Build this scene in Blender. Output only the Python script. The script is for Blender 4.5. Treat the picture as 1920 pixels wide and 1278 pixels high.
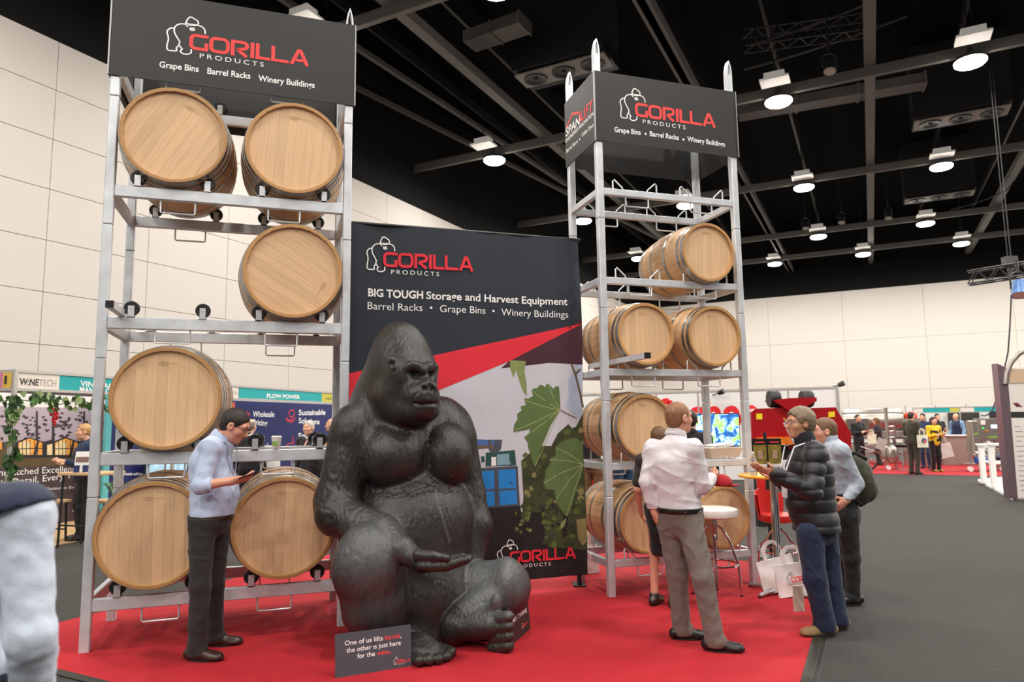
import bpy, bmesh, math, random
import numpy as np
from math import pi, sin, cos, radians as R
from mathutils import Vector, Matrix, geometry
SC = bpy.context.scene
for o in list(bpy.data.objects): bpy.data.objects.remove(o)
COL = SC.collection
# ------------------------------------------------------------------ camera
F, PITCH, ROLL, CH = 1311.1, .1166, -.0138, 1.65        # pixels (1920 wide), radians, metres
cam = bpy.data.cameras.new('camera'); camo = bpy.data.objects.new('camera', cam); COL.objects.link(camo)
cam.sensor_width = 36; cam.lens = F/1920*36; cam.clip_end = 300
camo.matrix_world = Matrix.Translation((0, 0, CH)) @ Matrix.Rotation(pi/2+PITCH, 4, 'X') @ Matrix.Rotation(ROLL, 4, 'Z')
cam.dof.use_dof = True; cam.dof.focus_distance = 6.2; cam.dof.aperture_fstop = 2.2
SC.camera = camo
# ------------------------------------------------------------------ light and exposure
W = bpy.data.worlds.new('world'); SC.world = W; W.use_nodes = True
W.node_tree.nodes['Background'].inputs[0].default_value = (1, .97, .94, 1)
W.node_tree.nodes['Background'].inputs[1].default_value = .21
LAMP_POWER = 300
LAMP_GLOW = 42
vs = SC.view_settings; vs.view_transform = 'Standard'; vs.look = 'None'; vs.gamma = 1; vs.use_curve_mapping = False
vs.exposure = .27
# ------------------------------------------------------------------ pixel -> world
def ray(x, y):
    a = (x-960)/F; b = (639-y)/F; c, s = cos(ROLL), sin(ROLL)
    X = c*a-s*b; U = s*a+c*b; cp, sp = cos(PITCH), sin(PITCH)
    return Vector((X, cp-U*sp, sp+U*cp))
def at(x, y, Y):
    d = ray(x, y); return Vector((0, 0, CH))+d*(Y/d.y)
def gnd(x, y, z=0):
    d = ray(x, y); return Vector((0, 0, CH))+d*((z-CH)/d.z)
def onplane(x, y, p, n):
    d = ray(x, y); return Vector((0, 0, CH))+d*((p[0]*n[0]+p[1]*n[1])/(d.x*n[0]+d.y*n[1]))
# ------------------------------------------------------------------ materials
MATS = {}
def srgb(h):
    if isinstance(h, str):
        v = [int(h[i:i+2], 16)/255 for i in (0, 2, 4)]
        return tuple(c/12.92 if c <= .04045 else ((c+.055)/1.055)**2.4 for c in v)
    return h
def mat(name, col, rough=.6, metal=0, bump=0, bscale=40, var=0, vscale=6, stretch=(1, 1, 1), emit=0, rnd=0, vcol=None, alpha=1, spec=.5, coat=0, sheen=0, trans=0, detail=4):
    if name in MATS: return MATS[name]
    m = bpy.data.materials.new(name); m.use_nodes = True; MATS[name] = m
    nt = m.node_tree; N = nt.nodes; L = nt.links; b = N['Principled BSDF']
    c = (*srgb(col), 1)
    b.inputs['Base Color'].default_value = c; b.inputs['Roughness'].default_value = rough; b.inputs['Metallic'].default_value = metal
    b.inputs['Specular IOR Level'].default_value = spec; b.inputs['Coat Weight'].default_value = coat; b.inputs['Sheen Weight'].default_value = sheen
    b.inputs['Transmission Weight'].default_value = trans; b.inputs['Alpha'].default_value = alpha
    if emit:
        b.inputs['Emission Color'].default_value = c; b.inputs['Emission Strength'].default_value = emit
    if bump or var or rnd or vcol:
        tc = N.new('ShaderNodeTexCoord'); mp = N.new('ShaderNodeMapping'); mp.inputs['Scale'].default_value = stretch
        L.new(tc.outputs['Object'], mp.inputs['Vector'])
    if bump:
        n = N.new('ShaderNodeTexNoise'); n.inputs['Scale'].default_value = bscale; n.inputs['Detail'].default_value = detail
        L.new(mp.outputs[0], n.inputs['Vector'])
        bp = N.new('ShaderNodeBump'); bp.inputs['Strength'].default_value = bump; bp.inputs['Distance'].default_value = .02
        L.new(n.outputs[0], bp.inputs['Height']); L.new(bp.outputs[0], b.inputs['Normal'])
    cur = None
    if vcol:
        at_ = N.new('ShaderNodeVertexColor'); at_.layer_name = 'wear'
        mx = N.new('ShaderNodeMix'); mx.data_type = 'RGBA'; mx.inputs[6].default_value = c; mx.inputs[7].default_value = (*srgb(vcol), 1)
        L.new(at_.outputs[0], mx.inputs[0]); cur = mx.outputs[2]
    if var or rnd:
        hs = N.new('ShaderNodeHueSaturation'); hs.inputs['Color'].default_value = c
        if cur: L.new(cur, hs.inputs['Color'])
        ad = N.new('ShaderNodeMath'); ad.operation = 'ADD'; ad.inputs[0].default_value = 1; ad.inputs[1].default_value = 0
        if var:
            n = N.new('ShaderNodeTexNoise'); n.inputs['Scale'].default_value = vscale; n.inputs['Detail'].default_value = 5
            L.new(mp.outputs[0], n.inputs['Vector'])
            mr = N.new('ShaderNodeMapRange'); mr.inputs['From Min'].default_value = .25; mr.inputs['From Max'].default_value = .75
            mr.inputs['To Min'].default_value = 1-var; mr.inputs['To Max'].default_value = 1+var; L.new(n.outputs[0], mr.inputs[0]); L.new(mr.outputs[0], ad.inputs[0])
        if rnd:
            oi = N.new('ShaderNodeObjectInfo'); mr = N.new('ShaderNodeMapRange'); mr.inputs['To Min'].default_value = -rnd; mr.inputs['To Max'].default_value = rnd
            L.new(oi.outputs['Random'], mr.inputs[0]); L.new(mr.outputs[0], ad.inputs[1])
        L.new(ad.outputs[0], hs.inputs['Value']); cur = hs.outputs[0]
    if cur: L.new(cur, b.inputs['Base Color'])
    return m
# ------------------------------------------------------------------ objects
def tag(o, label=None, cat=None, group=None, kind=None):
    if label: o['label'] = label
    if cat: o['category'] = cat
    if group: o['group'] = group
    if kind: o['kind'] = kind
    return o
def empty(name, loc=(0, 0, 0), rz=0, label=None, cat=None, group=None):
    o = bpy.data.objects.new(name, None); COL.objects.link(o); o.location = loc; o.rotation_euler = (0, 0, rz); o.empty_display_size = .1
    return tag(o, label, cat, group)
def link(name, me, parent=None, loc=None, rot=None):
    o = bpy.data.objects.new(name, me); COL.objects.link(o)
    if parent: o.parent = parent
    if loc is not None: o.location = loc
    if rot is not None: o.rotation_euler = rot
    return o
def copy_tree(o, parent=None):
    c = o.copy(); COL.objects.link(c); c.parent = parent
    for ch in o.children: copy_tree(ch, c)
    return c
def perp(d):
    d = Vector(d).normalized(); a = Vector((0, 0, 1)) if abs(d.z) < .9 else Vector((1, 0, 0))
    u = d.cross(a).normalized(); return u, u.cross(d).normalized()
class MB:
    def __init__(s): s.v = []; s.f = []
    def add(s, v, f):
        k = len(s.v); s.v += [tuple(p) for p in v]; s.f += [tuple(i+k for i in q) for q in f]; return s
    def box(s, c, d, rot=None, bev=0):
        x, y, z = (t/2 for t in d)
        if bev:
            b = min(bev, x, y, z); V = []; idx = {}
            for sx in (-1, 1):
                for sy in (-1, 1):
                    for sz in (-1, 1):
                        for ax in range(3):
                            p = [sx*(x-b), sy*(y-b), sz*(z-b)]; p[ax] = (sx*x, sy*y, sz*z)[ax]
                            idx[(sx, sy, sz, ax)] = len(V); V.append(Vector(p))
            Fc = []
            S = (-1, 1)
            for ax in range(3):
                o1, o2 = [i for i in range(3) if i != ax]
                for sg in S:
                    q = []
                    for a_, b_ in ((-1, -1), (1, -1), (1, 1), (-1, 1)):
                        k = [0]*3; k[ax] = sg; k[o1] = a_; k[o2] = b_; q.append(idx[(*k, ax)])
                    Fc.append(q)
                for a_ in S:
                    for b_ in S:
                        k0 = [0]*3; k0[o1] = a_; k0[o2] = b_; k1 = list(k0); k0[ax] = -1; k1[ax] = 1
                        Fc.append([idx[(*k0, o1)], idx[(*k1, o1)], idx[(*k1, o2)], idx[(*k0, o2)]])
            for sx in S:
                for sy in S:
                    for sz in S: Fc.append([idx[(sx, sy, sz, a)] for a in range(3)])
        else:
            V = [Vector((i*x, j*y, k*z)) for i in (-1, 1) for j in (-1, 1) for k in (-1, 1)]
            Fc = [(0, 1, 3, 2), (4, 6, 7, 5), (0, 4, 5, 1), (2, 3, 7, 6), (0, 2, 6, 4), (1, 5, 7, 3)]
        if rot is not None: V = [rot @ p for p in V]
        return s.add([p+Vector(c) for p in V], Fc)
    def bar(s, a, b, w, h, up=(0, 0, 1)):
        a = Vector(a); b = Vector(b); d = (b-a).normalized(); u = d.cross(Vector(up)); u = u.normalized() if u.length > 1e-6 else perp(d)[0]; n = u.cross(d)
        V = [p+u*(i*w/2)+n*(j*h/2) for p in (a, b) for i, j in ((-1, -1), (1, -1), (1, 1), (-1, 1))]
        return s.add(V, [(0, 1, 2, 3), (7, 6, 5, 4), (0, 4, 5, 1), (1, 5, 6, 2), (2, 6, 7, 3), (3, 7, 4, 0)])
    def cyl(s, a, b, r0, r1=None, n=16, cap=True):
        r1 = r0 if r1 is None else r1; a = Vector(a); b = Vector(b); u, w = perp(b-a)
        V = [p+(u*cos(2*pi*i/n)+w*sin(2*pi*i/n))*r for p, r in ((a, r0), (b, r1)) for i in range(n)]
        Fc = [(i, (i+1) % n, n+(i+1) % n, n+i) for i in range(n)]
        if cap: Fc += [tuple(range(n))[::-1], tuple(range(n, 2*n))]
        return s.add(V, Fc)
    def tube(s, P, r, n=8, closed=False):
        P = [Vector(p) for p in P]; m = len(P); V = []; pu = None
        for i, p in enumerate(P):
            t = (P[(i+1) % m]-P[i-1]) if closed else (P[min(i+1, m-1)]-P[max(i-1, 0)])
            t = t.normalized()
            u = perp(t)[0] if pu is None else (pu-t*pu.dot(t)).normalized()
            pu = u; w = u.cross(t); rr = r[i] if isinstance(r, (list, tuple)) else r
            V += [p+(u*cos(2*pi*k/n)+w*sin(2*pi*k/n))*rr for k in range(n)]
        Fc = [(i*n+k, i*n+(k+1) % n, ((i+1) % m)*n+(k+1) % n, ((i+1) % m)*n+k) for i in range(m if closed else m-1) for k in range(n)]
        if not closed: Fc += [tuple(range(n))[::-1], tuple(range((m-1)*n, m*n))]
        return s.add(V, Fc)
    def lathe(s, prof, n=24, c=(0, 0, 0), axis=(0, 0, 1), cap=True):
        ax = Vector(axis).normalized(); u, w = perp(ax); c = Vector(c)
        V = [c+ax*z+(u*cos(2*pi*i/n)+w*sin(2*pi*i/n))*r for r, z in prof for i in range(n)]
        Fc = [(j*n+i, j*n+(i+1) % n, (j+1)*n+(i+1) % n, (j+1)*n+i) for j in range(len(prof)-1) for i in range(n)]
        if cap and prof[0][0] > 1e-6: Fc.append(tuple(range(n))[::-1])
        if cap and prof[-1][0] > 1e-6: Fc.append(tuple(range((len(prof)-1)*n, len(prof)*n)))
        return s.add(V, Fc)
    def ball(s, c, r, n=10, m=7, rot=None):
        r = (r, r, r) if not hasattr(r, '__len__') else r
        V = []
        for j in range(m+1):
            for i in range(n):
                p = Vector((r[0]*sin(pi*j/m)*cos(2*pi*i/n), r[1]*sin(pi*j/m)*sin(2*pi*i/n), r[2]*cos(pi*j/m)))
                V.append(Vector(c)+(rot @ p if rot is not None else p))
        return s.add(V, [(j*n+i, (j+1)*n+i, (j+1)*n+(i+1) % n, j*n+(i+1) % n) for j in range(m) for i in range(n)])
    def prism(s, pts, fn, t0, t1):
        """2D outline pts -> solid between offsets t0, t1 through fn(u, v, t)"""
        n = len(pts); tri = geometry.tessellate_polygon([[Vector((*p, 0)) for p in pts]])
        V = [fn(p[0], p[1], t) for t in (t0, t1) for p in pts]
        Fc = [tuple(q) for q in tri]+[tuple(i+n for i in q[::-1]) for q in tri]+[(i, (i+1) % n, n+(i+1) % n, n+i) for i in range(n)]
        return s.add(V, Fc)
    def mesh(s, name, m, smooth=False):
        me = bpy.data.meshes.new(name); me.from_pydata(s.v, [], s.f); me.materials.append(m)
        bm = bmesh.new(); bm.from_mesh(me); bmesh.ops.recalc_face_normals(bm, faces=bm.faces)
        if smooth:
            for f in bm.faces: f.smooth = True
            for e in bm.edges:
                if len(e.link_faces) == 2 and e.calc_face_angle(0) > .7: e.smooth = False
        bm.to_mesh(me); bm.free(); return me
    def build(s, name, m, parent=None, smooth=False, loc=None):
        return link(name, s.mesh(name, m, smooth), parent, loc)
# ------------------------------------------------------------------ flat print: outlines and lettering
def stroke(pts, w, closed=False):
    """outline quads of a 2D polyline with square width w"""
    out = []; P = [Vector(p) for p in pts]; n = len(P)
    Lf, Rt = [], []
    for i in range(n):
        if closed: d0 = (P[i]-P[i-1]).normalized(); d1 = (P[(i+1) % n]-P[i]).normalized()
        else:
            d0 = (P[i]-P[i-1]).normalized() if i else (P[1]-P[0]).normalized(); d1 = (P[i+1]-P[i]).normalized() if i < n-1 else d0
        nn = Vector((-d0.y-d1.y, d0.x+d1.x)); nn = nn.normalized() if nn.length > 1e-6 else Vector((-d0.y, d0.x))
        k = min(1/max(.3, nn.dot(Vector((-d0.y, d0.x)))), 2)
        Lf.append(P[i]+nn*(w/2*k)); Rt.append(P[i]-nn*(w/2*k))
    for i in range(n if closed else n-1):
        j = (i+1) % n; out.append([Lf[i], Lf[j], Rt[j], Rt[i]])
    return out
_TX = {}
def text_tris(s, bold=0, spacing=1, shear=0):
    key = (s, bold, spacing, shear)
    if key in _TX: return _TX[key]
    c = bpy.data.curves.new('t', 'FONT'); c.body = s; c.size = 1; c.offset = bold; c.space_character = spacing; c.shear = shear; c.resolution_u = 3
    o = bpy.data.objects.new('t', c); COL.objects.link(o)
    dg = bpy.context.evaluated_depsgraph_get(); e = o.evaluated_get(dg); me = e.to_mesh()
    V = [(v.co.x, v.co.y) for v in me.vertices]; T = [tuple(p.vertices) for p in me.polygons]
    e.to_mesh_clear(); bpy.data.objects.remove(o); bpy.data.curves.remove(c)
    _TX[key] = (V, T); return V, T
def strips(V, Fc, w):
    """clip faces into strips of width w along u so that a print can follow a wavy cloth"""
    NV, NF = [], []
    def clip(P, x, keep):
        out = []
        for i in range(len(P)):
            a, b = P[i-1], P[i]; ia, ib = (a[0]-x)*keep >= 0, (b[0]-x)*keep >= 0
            if ia != ib: t = (x-a[0])/(b[0]-a[0]); out.append(tuple(a[k]+(b[k]-a[k])*t for k in range(3)))
            if ib: out.append(b)
        return out
    for f in Fc:
        P = [tuple(V[i]) for i in f]; k0 = math.floor(min(p[0] for p in P)/w); k1 = math.floor(max(p[0] for p in P)/w)
        for k in range(k0, k1+1):
            Q = P
            if k > k0: Q = clip(Q, k*w, 1)
            if k < k1 and Q: Q = clip(Q, (k+1)*w, -1)
            if len(Q) > 2: NF.append(tuple(range(len(NV), len(NV)+len(Q)))); NV += Q
    return NV, NF
class Print:
    """a flat print on a surface fn(u, v, t): t is the lift off the surface"""
    def __init__(s, fn, cut=0): s.fn = fn; s.cut = cut; s.L = {}
    def _m(s, k): return s.L.setdefault(k, ([], []))
    def poly(s, key, pts, t=.001):
        V, Fc = s._m(key); k = len(V); pts = [tuple(p[:2]) for p in pts]
        tri = geometry.tessellate_polygon([[Vector((*p, 0)) for p in pts]])
        V += [(*p, t) for p in pts]; Fc += [tuple(i+k for i in q) for q in tri]
    def quads(s, key, qs, t=.001):
        for q in qs: s.poly(key, q, t)
    def text(s, key, st, u, v, h, width=None, bold=.012, align='L', t=.001, spacing=1, slope=0, shear=0):
        """h: cap height; u,v: left (or centre / right) of baseline"""
        TV, T = text_tris(st, bold, spacing, shear)
        if not TV: return
        x0 = min(p[0] for p in TV); x1 = max(p[0] for p in TV); sy = h/.73; sx = sy if width is None else width/(x1-x0)
        w = (x1-x0)*sx; ox = u-{'L': 0, 'C': w/2, 'R': w}[align]
        V, Fc = s._m(key); k = len(V)
        V += [(ox+(p[0]-x0)*sx, v+p[1]*sy+slope*(ox+(p[0]-x0)*sx-u), t) for p in TV]; Fc += [tuple(i+k for i in q) for q in T]
    def build(s, parent, mats, names):
        out = {}
        for key, (V, Fc) in s.L.items():
            if not Fc: continue
            if s.cut: V, Fc = strips(V, Fc, s.cut); V, Fc = strips([(b, a, c) for a, b, c in V], Fc, s.cut); V = [(b, a, c) for a, b, c in V]
            me = bpy.data.meshes.new(names.get(key, 'print')); me.from_pydata(V, [], Fc)
            n = len(me.vertices); co = np.empty(n*3, 'f'); me.vertices.foreach_get('co', co); co = co.reshape(-1, 3)
            nc = np.array([s.fn(*p) for p in co.tolist()], 'f'); me.vertices.foreach_set('co', nc.ravel()); me.update()
            me.materials.append(mats[key]); out[key] = tag(link(names.get(key, 'print'), me, parent), kind='stuff')
        return out
# emblem and word mark (unit: capital height)
def _lg(pts): return [((x-405)/230, (582+.065*(x-405)-y)/230) for x, y in pts]
LOGO_LINES = [_lg(p) for p in (
 [(232, 300), (195, 305), (165, 335), (155, 372), (170, 430), (175, 475), (160, 560), (164, 612), (185, 628), (262, 628), (272, 612), (264, 585), (290, 540), (300, 490), (270, 435), (240, 375), (231, 325), (240, 280), (270, 245), (310, 228), (362, 228)],
 [(290, 520), (305, 560), (330, 590), (312, 612), (316, 640), (345, 660), (385, 660), (425, 640), (432, 612), (426, 582)],
 [(352, 235), (358, 208), (368, 170), (392, 124), (420, 119), (484, 160), (497, 185), (494, 225), (440, 222), (378, 222), (366, 205)],
 [(380, 262), (358, 232)], [(497, 228), (540, 242), (565, 270), (575, 300), (577, 342)],
 [(385, 240), (480, 236)], [(400, 270), (430, 275), (455, 268)], [(398, 290), (420, 312), (445, 312), (462, 292), (440, 282), (415, 284), (398, 292)], [(412, 298), (448, 296)])]
def word_mark():
    q = []; s = .19; h = s/2
    def arc(cx, cy, r, a0, a1, n=5): return [(cx+r*cos(R(a0+(a1-a0)*i/n)), cy+r*sin(R(a0+(a1-a0)*i/n))) for i in range(n+1)]
    q += stroke([(.93, 1-h)]+arc(.32, .68, .23, 90, 180)+arc(.32, .32, .23, 180, 270)+[(.93-h, h), (.93-h, .5)], s)
    q += stroke(arc(1.30, .68, .23, 90, 180)+arc(1.30, .32, .23, 180, 270)+arc(1.66, .32, .23, 270, 360)+arc(1.66, .68, .23, 0, 90), s, True)
    q += stroke([(2.04+h, 0), (2.04+h, 1-h)]+arc(2.66, .70, .205, 90, -90, 8)+[(2.36, .40)], s)+stroke([(2.36, .42), (2.85, .02)], s)
    q += stroke([(3.13, 0), (3.13, 1)], s)
    q += stroke([(3.30+h, 1), (3.30+h, h), (4.05, h)], s)+stroke([(4.10+h, 1), (4.10+h, h), (5.02, h)], s)
    q += stroke([(5.16, 0), (5.53, .93), (5.63, .93), (6.0, 0)], s)+stroke([(5.3, .3), (5.86, .3)], s*.9)
    return q
WORD = word_mark()
def put_logo(P, u, v, h, red='red', white='white', slope=0, t=.001, width=None):
    sx = h if width is None else width/6.07
    f = lambda p: (u+p[0]*sx, v+p[1]*h+slope*p[0]*sx)
    for ln in LOGO_LINES[:5]: P.quads(white, [[f(p) for p in q] for q in stroke(ln, .075)], t)
    for ln in LOGO_LINES[5:]: P.quads(white, [[f(p) for p in q] for q in stroke(ln, .045)], t)
    P.quads(red, [[f(p) for p in q] for q in WORD], t*1.5)
    P.text(white, 'PRODUCTS', u+.53*sx, v-.45*h+slope*.53*sx, .3*h, width=3.2*sx, bold=.004, spacing=1.45, t=t, slope=slope)
# ------------------------------------------------------------------ organic shapes: distance fields and surface nets
class Field:
    def __init__(s, lo, hi, res):
        s.lo = np.array(lo, 'f'); s.res = res; s.n = [int(math.ceil((hi[i]-lo[i])/res))+1 for i in range(3)]
        s.val = np.full(s.n, 1.0, 'f')
        s.ax = [s.lo[i]+res*np.arange(s.n[i], dtype='f') for i in range(3)]
    def _box(s, lo, hi):
        sl = []
        for i in range(3):
            a = max(0, int((lo[i]-s.lo[i])/s.res)-1); b = min(s.n[i], int((hi[i]-s.lo[i])/s.res)+2)
            if b <= a: return None
            sl.append(slice(a, b))
        return tuple(sl)
    def _apply(s, lo, hi, fn, k, op):
        m = max(k, .0)+s.res*3
        sl = s._box([lo[i]-m for i in range(3)], [hi[i]+m for i in range(3)])
        if sl is None: return s
        X = s.ax[0][sl[0]][:, None, None]; Y = s.ax[1][sl[1]][None, :, None]; Z = s.ax[2][sl[2]][None, None, :]
        d = fn(X, Y, Z).astype('f'); a = s.val[sl]
        if op == 'u':
            r = np.minimum(a, d)
            if k > 0: h = np.maximum(k-np.abs(a-d), 0)/k; r = r-h*h*(k/4)
        else:
            d = -d; r = np.maximum(a, d)
            if k > 0: h = np.maximum(k-np.abs(a-d), 0)/k; r = r+h*h*(k/4)
        s.val[sl] = r; return s
    def cone(s, a, b, ra, rb=None, k=.03, op='u', rip=None, flat=None):
        rb = ra if rb is None else rb; a = np.array(a, 'f'); b = np.array(b, 'f'); ba = b-a; L2 = float(ba @ ba)+1e-9; m = max(ra, rb)
        def fn(X, Y, Z):
            x = X-a[0]; y = Y-a[1]; z = Z-a[2]; t = np.clip((x*ba[0]+y*ba[1]+z*ba[2])/L2, 0, 1)
            r = ra+(rb-ra)*t
            if rip: r = r+rip[1]*(np.abs(np.sin(pi*rip[0]*t))**.45-.75)
            return np.sqrt((x-t*ba[0])**2+(y-t*ba[1])**2+(z-t*ba[2])**2)-r
        return s._apply(np.minimum(a, b)-m, np.maximum(a, b)+m, fn, k, op)
    def ell(s, c, r, rot=None, k=.03, op='u'):
        c = np.array(c, 'f'); r = [float(q) for q in r]; M = np.array(rot, 'f') if rot is not None else np.eye(3, dtype='f')   # columns: axes
        m = np.sqrt(((M*np.array(r))**2).sum(1))
        def fn(X, Y, Z):
            x = X-c[0]; y = Y-c[1]; z = Z-c[2]
            p = [(x*M[0, i]+y*M[1, i]+z*M[2, i])/r[i] for i in range(3)]
            k0 = np.sqrt(p[0]**2+p[1]**2+p[2]**2); k1 = np.sqrt((p[0]/r[0])**2+(p[1]/r[1])**2+(p[2]/r[2])**2)+1e-6
            return k0*(k0-1)/k1
        return s._apply(c-m, c+m, fn, k, op)
    def cut(s, p, n, k=0):
        """remove the half-space on the side n points to"""
        p = np.array(p, 'f'); n = np.array(n, 'f'); n = n/np.linalg.norm(n)
        d = (s.ax[0][:, None, None]-p[0])*n[0]+(s.ax[1][None, :, None]-p[1])*n[1]+(s.ax[2][None, None, :]-p[2])*n[2]
        s.val = np.maximum(s.val, d.astype('f')); return s
    def ripple(s, amp, wl, seed=0, folds=2.2):
        rg = np.random.RandomState(seed); X, Y, Z = s.ax[0][:, None, None], s.ax[1][None, :, None], s.ax[2][None, None, :]
        d = 0
        for i in range(5):
            v = rg.normal(size=3); v = v/np.linalg.norm(v)*2*pi/(wl*rg.uniform(.6, 1.7)); w = rg.normal(size=3)*3
            d = d+np.sin(v[0]*X+v[1]*Y+v[2]*Z+rg.uniform(0, 6)+.9*np.sin(w[0]*X*3+w[1]*Y*3+w[2]*Z*3))
        e = 0
        for i in range(3):                                             # raised folds, patchy
            v = rg.normal(size=3)*[1, 1, 1.5]; v = v/np.linalg.norm(v)*pi/(wl*rg.uniform(1.6, 2.6)); w = rg.normal(size=3)*5
            g = 1-np.abs(np.sin(v[0]*X+v[1]*Y+v[2]*Z+rg.uniform(0, 6)+1.3*np.sin(w[0]*X+w[1]*Y+w[2]*Z)))
            q = rg.normal(size=3)*6; e = e+g*g*g*np.clip(.5+np.sin(q[0]*X+q[1]*Y+q[2]*Z+rg.uniform(0, 6)), 0, 1)
        s.val = s.val+(amp*d/3.5-folds*amp*e).astype('f'); return s
    def mesh(s, name, m, wear=None):
        v = s.val; v[0] = v[-1] = 1; v[:, 0] = v[:, -1] = 1; v[:, :, 0] = v[:, :, -1] = 1
        neg = v < 0; nx, ny, nz = s.n
        c8 = [(i, j, k) for i in (0, 1) for j in (0, 1) for k in (0, 1)]
        cnt = np.zeros((nx-1, ny-1, nz-1), np.int8)
        for i, j, k in c8: cnt += neg[i:nx-1+i, j:ny-1+j, k:nz-1+k]
        act = (cnt > 0) & (cnt < 8); I = np.argwhere(act); nV = len(I)
        idx = np.full(act.shape, -1, np.int32); idx[act] = np.arange(nV)
        cv = [v[I[:, 0]+i, I[:, 1]+j, I[:, 2]+k] for i, j, k in c8]
        acc = np.zeros((nV, 3)); num = np.zeros(nV)
        for a in range(8):
            for ax in range(3):
                if c8[a][ax]: continue
                q = list(c8[a]); q[ax] = 1; b = c8.index(tuple(q)); va, vb = cv[a], cv[b]
                mk = (va < 0) != (vb < 0); t = np.where(mk, va/np.where(mk, va-vb, 1), 0)
                p = np.tile(np.array(c8[a], float), (nV, 1)); p[:, ax] += t
                acc += p*mk[:, None]; num += mk
        P = (I+acc/num[:, None])*s.res+s.lo
        Q = []
        for ax in range(3):
            o1, o2 = (ax+1) % 3, (ax+2) % 3
            sl0 = [slice(None)]*3; sl1 = [slice(None)]*3; sl0[ax] = slice(0, -1); sl1[ax] = slice(1, None)
            ch = neg[tuple(sl0)] != neg[tuple(sl1)]; E = np.argwhere(ch)
            ok = (E[:, o1] > 0) & (E[:, o2] > 0) & (E[:, o1] < s.n[o1]-1) & (E[:, o2] < s.n[o2]-1); E = E[ok]
            fl = neg[tuple(sl0)][E[:, 0], E[:, 1], E[:, 2]]
            cells = []
            for d1, d2 in ((-1, -1), (0, -1), (0, 0), (-1, 0)):
                C = E.copy(); C[:, o1] += d1; C[:, o2] += d2; cells.append(idx[C[:, 0], C[:, 1], C[:, 2]])
            q = np.stack(cells, 1); q[~fl] = q[~fl][:, ::-1]; Q.append(q)
        Q = np.concatenate(Q) if Q else np.zeros((0, 4), int)
        me = bpy.data.meshes.new(name); me.vertices.add(nV); me.vertices.foreach_set('co', P.astype('f').ravel())
        nq = len(Q); me.loops.add(nq*4); me.loops.foreach_set('vertex_index', Q.astype('i').ravel())
        me.polygons.add(nq); me.polygons.foreach_set('loop_start', np.arange(0, nq*4, 4, dtype='i'))
        me.polygons.foreach_set('use_smooth', np.ones(nq, bool)); me.update(calc_edges=True); me.validate()
        me.materials.append(m)
        if wear is not None:
            a = me.color_attributes.new('wear', 'FLOAT_COLOR', 'POINT'); w = np.clip(wear(P), 0, 1)
            a.data.foreach_set('color', np.stack([w, w, w, np.ones_like(w)], 1).astype('f').ravel())
        return me
# ------------------------------------------------------------------ the hall
HA = R(-27)                                     # hall axes: hu along the back wall, hv along the left wall
hu = Vector((cos(HA), sin(HA), 0)); hv = Vector((-sin(HA), cos(HA), 0))
def H(u, v, z=0): return hu*u+hv*v+Vector((0, 0, z))
def Huv(p): return (p.x*hu.x+p.y*hu.y, p.x*hv.x+p.y*hv.y)
HROT = Matrix.Rotation(HA, 3, 'Z')
M_floor = mat('grey carpet', '3a3734', .95, bump=.5, bscale=260, var=.25, vscale=30)
M_white = mat('white wall panel', 'cdc6be', .75, bump=.03, bscale=30)
M_joint = mat('wall joint', 'b9b2aa', .8)
M_black = mat('black acoustic lining', (.006, .0056, .0055), .9, spec=.2)
M_ceil = mat('black ceiling', (.0016, .0015, .0015), .95, spec=.1)
M_beam = mat('grey painted steel beam', '625e59', .6)
M_dark = mat('dark steel', '1c1c1d', .5)
def hbox(mb, u0, u1, v0, v1, z0, z1): return mb.box(H((u0+u1)/2, (v0+v1)/2, (z0+z1)/2), (abs(u1-u0), abs(v1-v0), z1-z0), HROT)
UW, VW, ZW, ZC = -16.05, 53.4, 10.47, 15.2
o = hbox(MB(), UW-2, 46, -24, VW+2, -.1, 0).build('floor', M_floor); tag(o, kind='structure')
o = hbox(MB(), UW-2, 46, -24, VW+2, ZC, ZC+.2).build('ceiling', M_ceil); tag(o, kind='structure'); CEIL = o
wl = MB(); hbox(wl, UW-.3, UW-.02, -24, VW, 0, ZW); wl = wl.build('wall_left', M_joint); tag(wl, kind='structure')
hbox(MB(), UW-.3, UW+.03, -24, VW, ZW, ZC).build('acoustic_lining', M_black, wl)
wb = MB(); hbox(wb, UW-.3, 46, VW+.02, VW+.3, 0, ZW); wb = wb.build('wall_back', M_joint); tag(wb, kind='structure')
hbox(MB(), UW-.3, 46, VW-.03, VW+.3, ZW, ZC).build('acoustic_lining', M_black, wb)
# wall panels: joints stay open between them
pw, ph, gp = 2.45, 1.163, .011
pm = MB().box((0, 0, 0), (.04, pw-gp, ph-gp), HROT, .006).mesh('panel', M_white)
v = -1.0; row = 0
while v < VW-.1:
    for r in range(9): link('panel', pm, wl, H(UW, v+pw/2, (r+.5)*ph))
    v += pw
bw, bh = 4.9, 3.49
pm2 = MB().box((0, 0, 0), (bw-gp, .04, bh-gp), HROT, .006).mesh('panel', M_white)
u = UW
while u < 45:
    for r in range(3): link('panel', pm2, wb, H(u+bw/2, VW, (r+.5)*bh))
    u += bw
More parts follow.
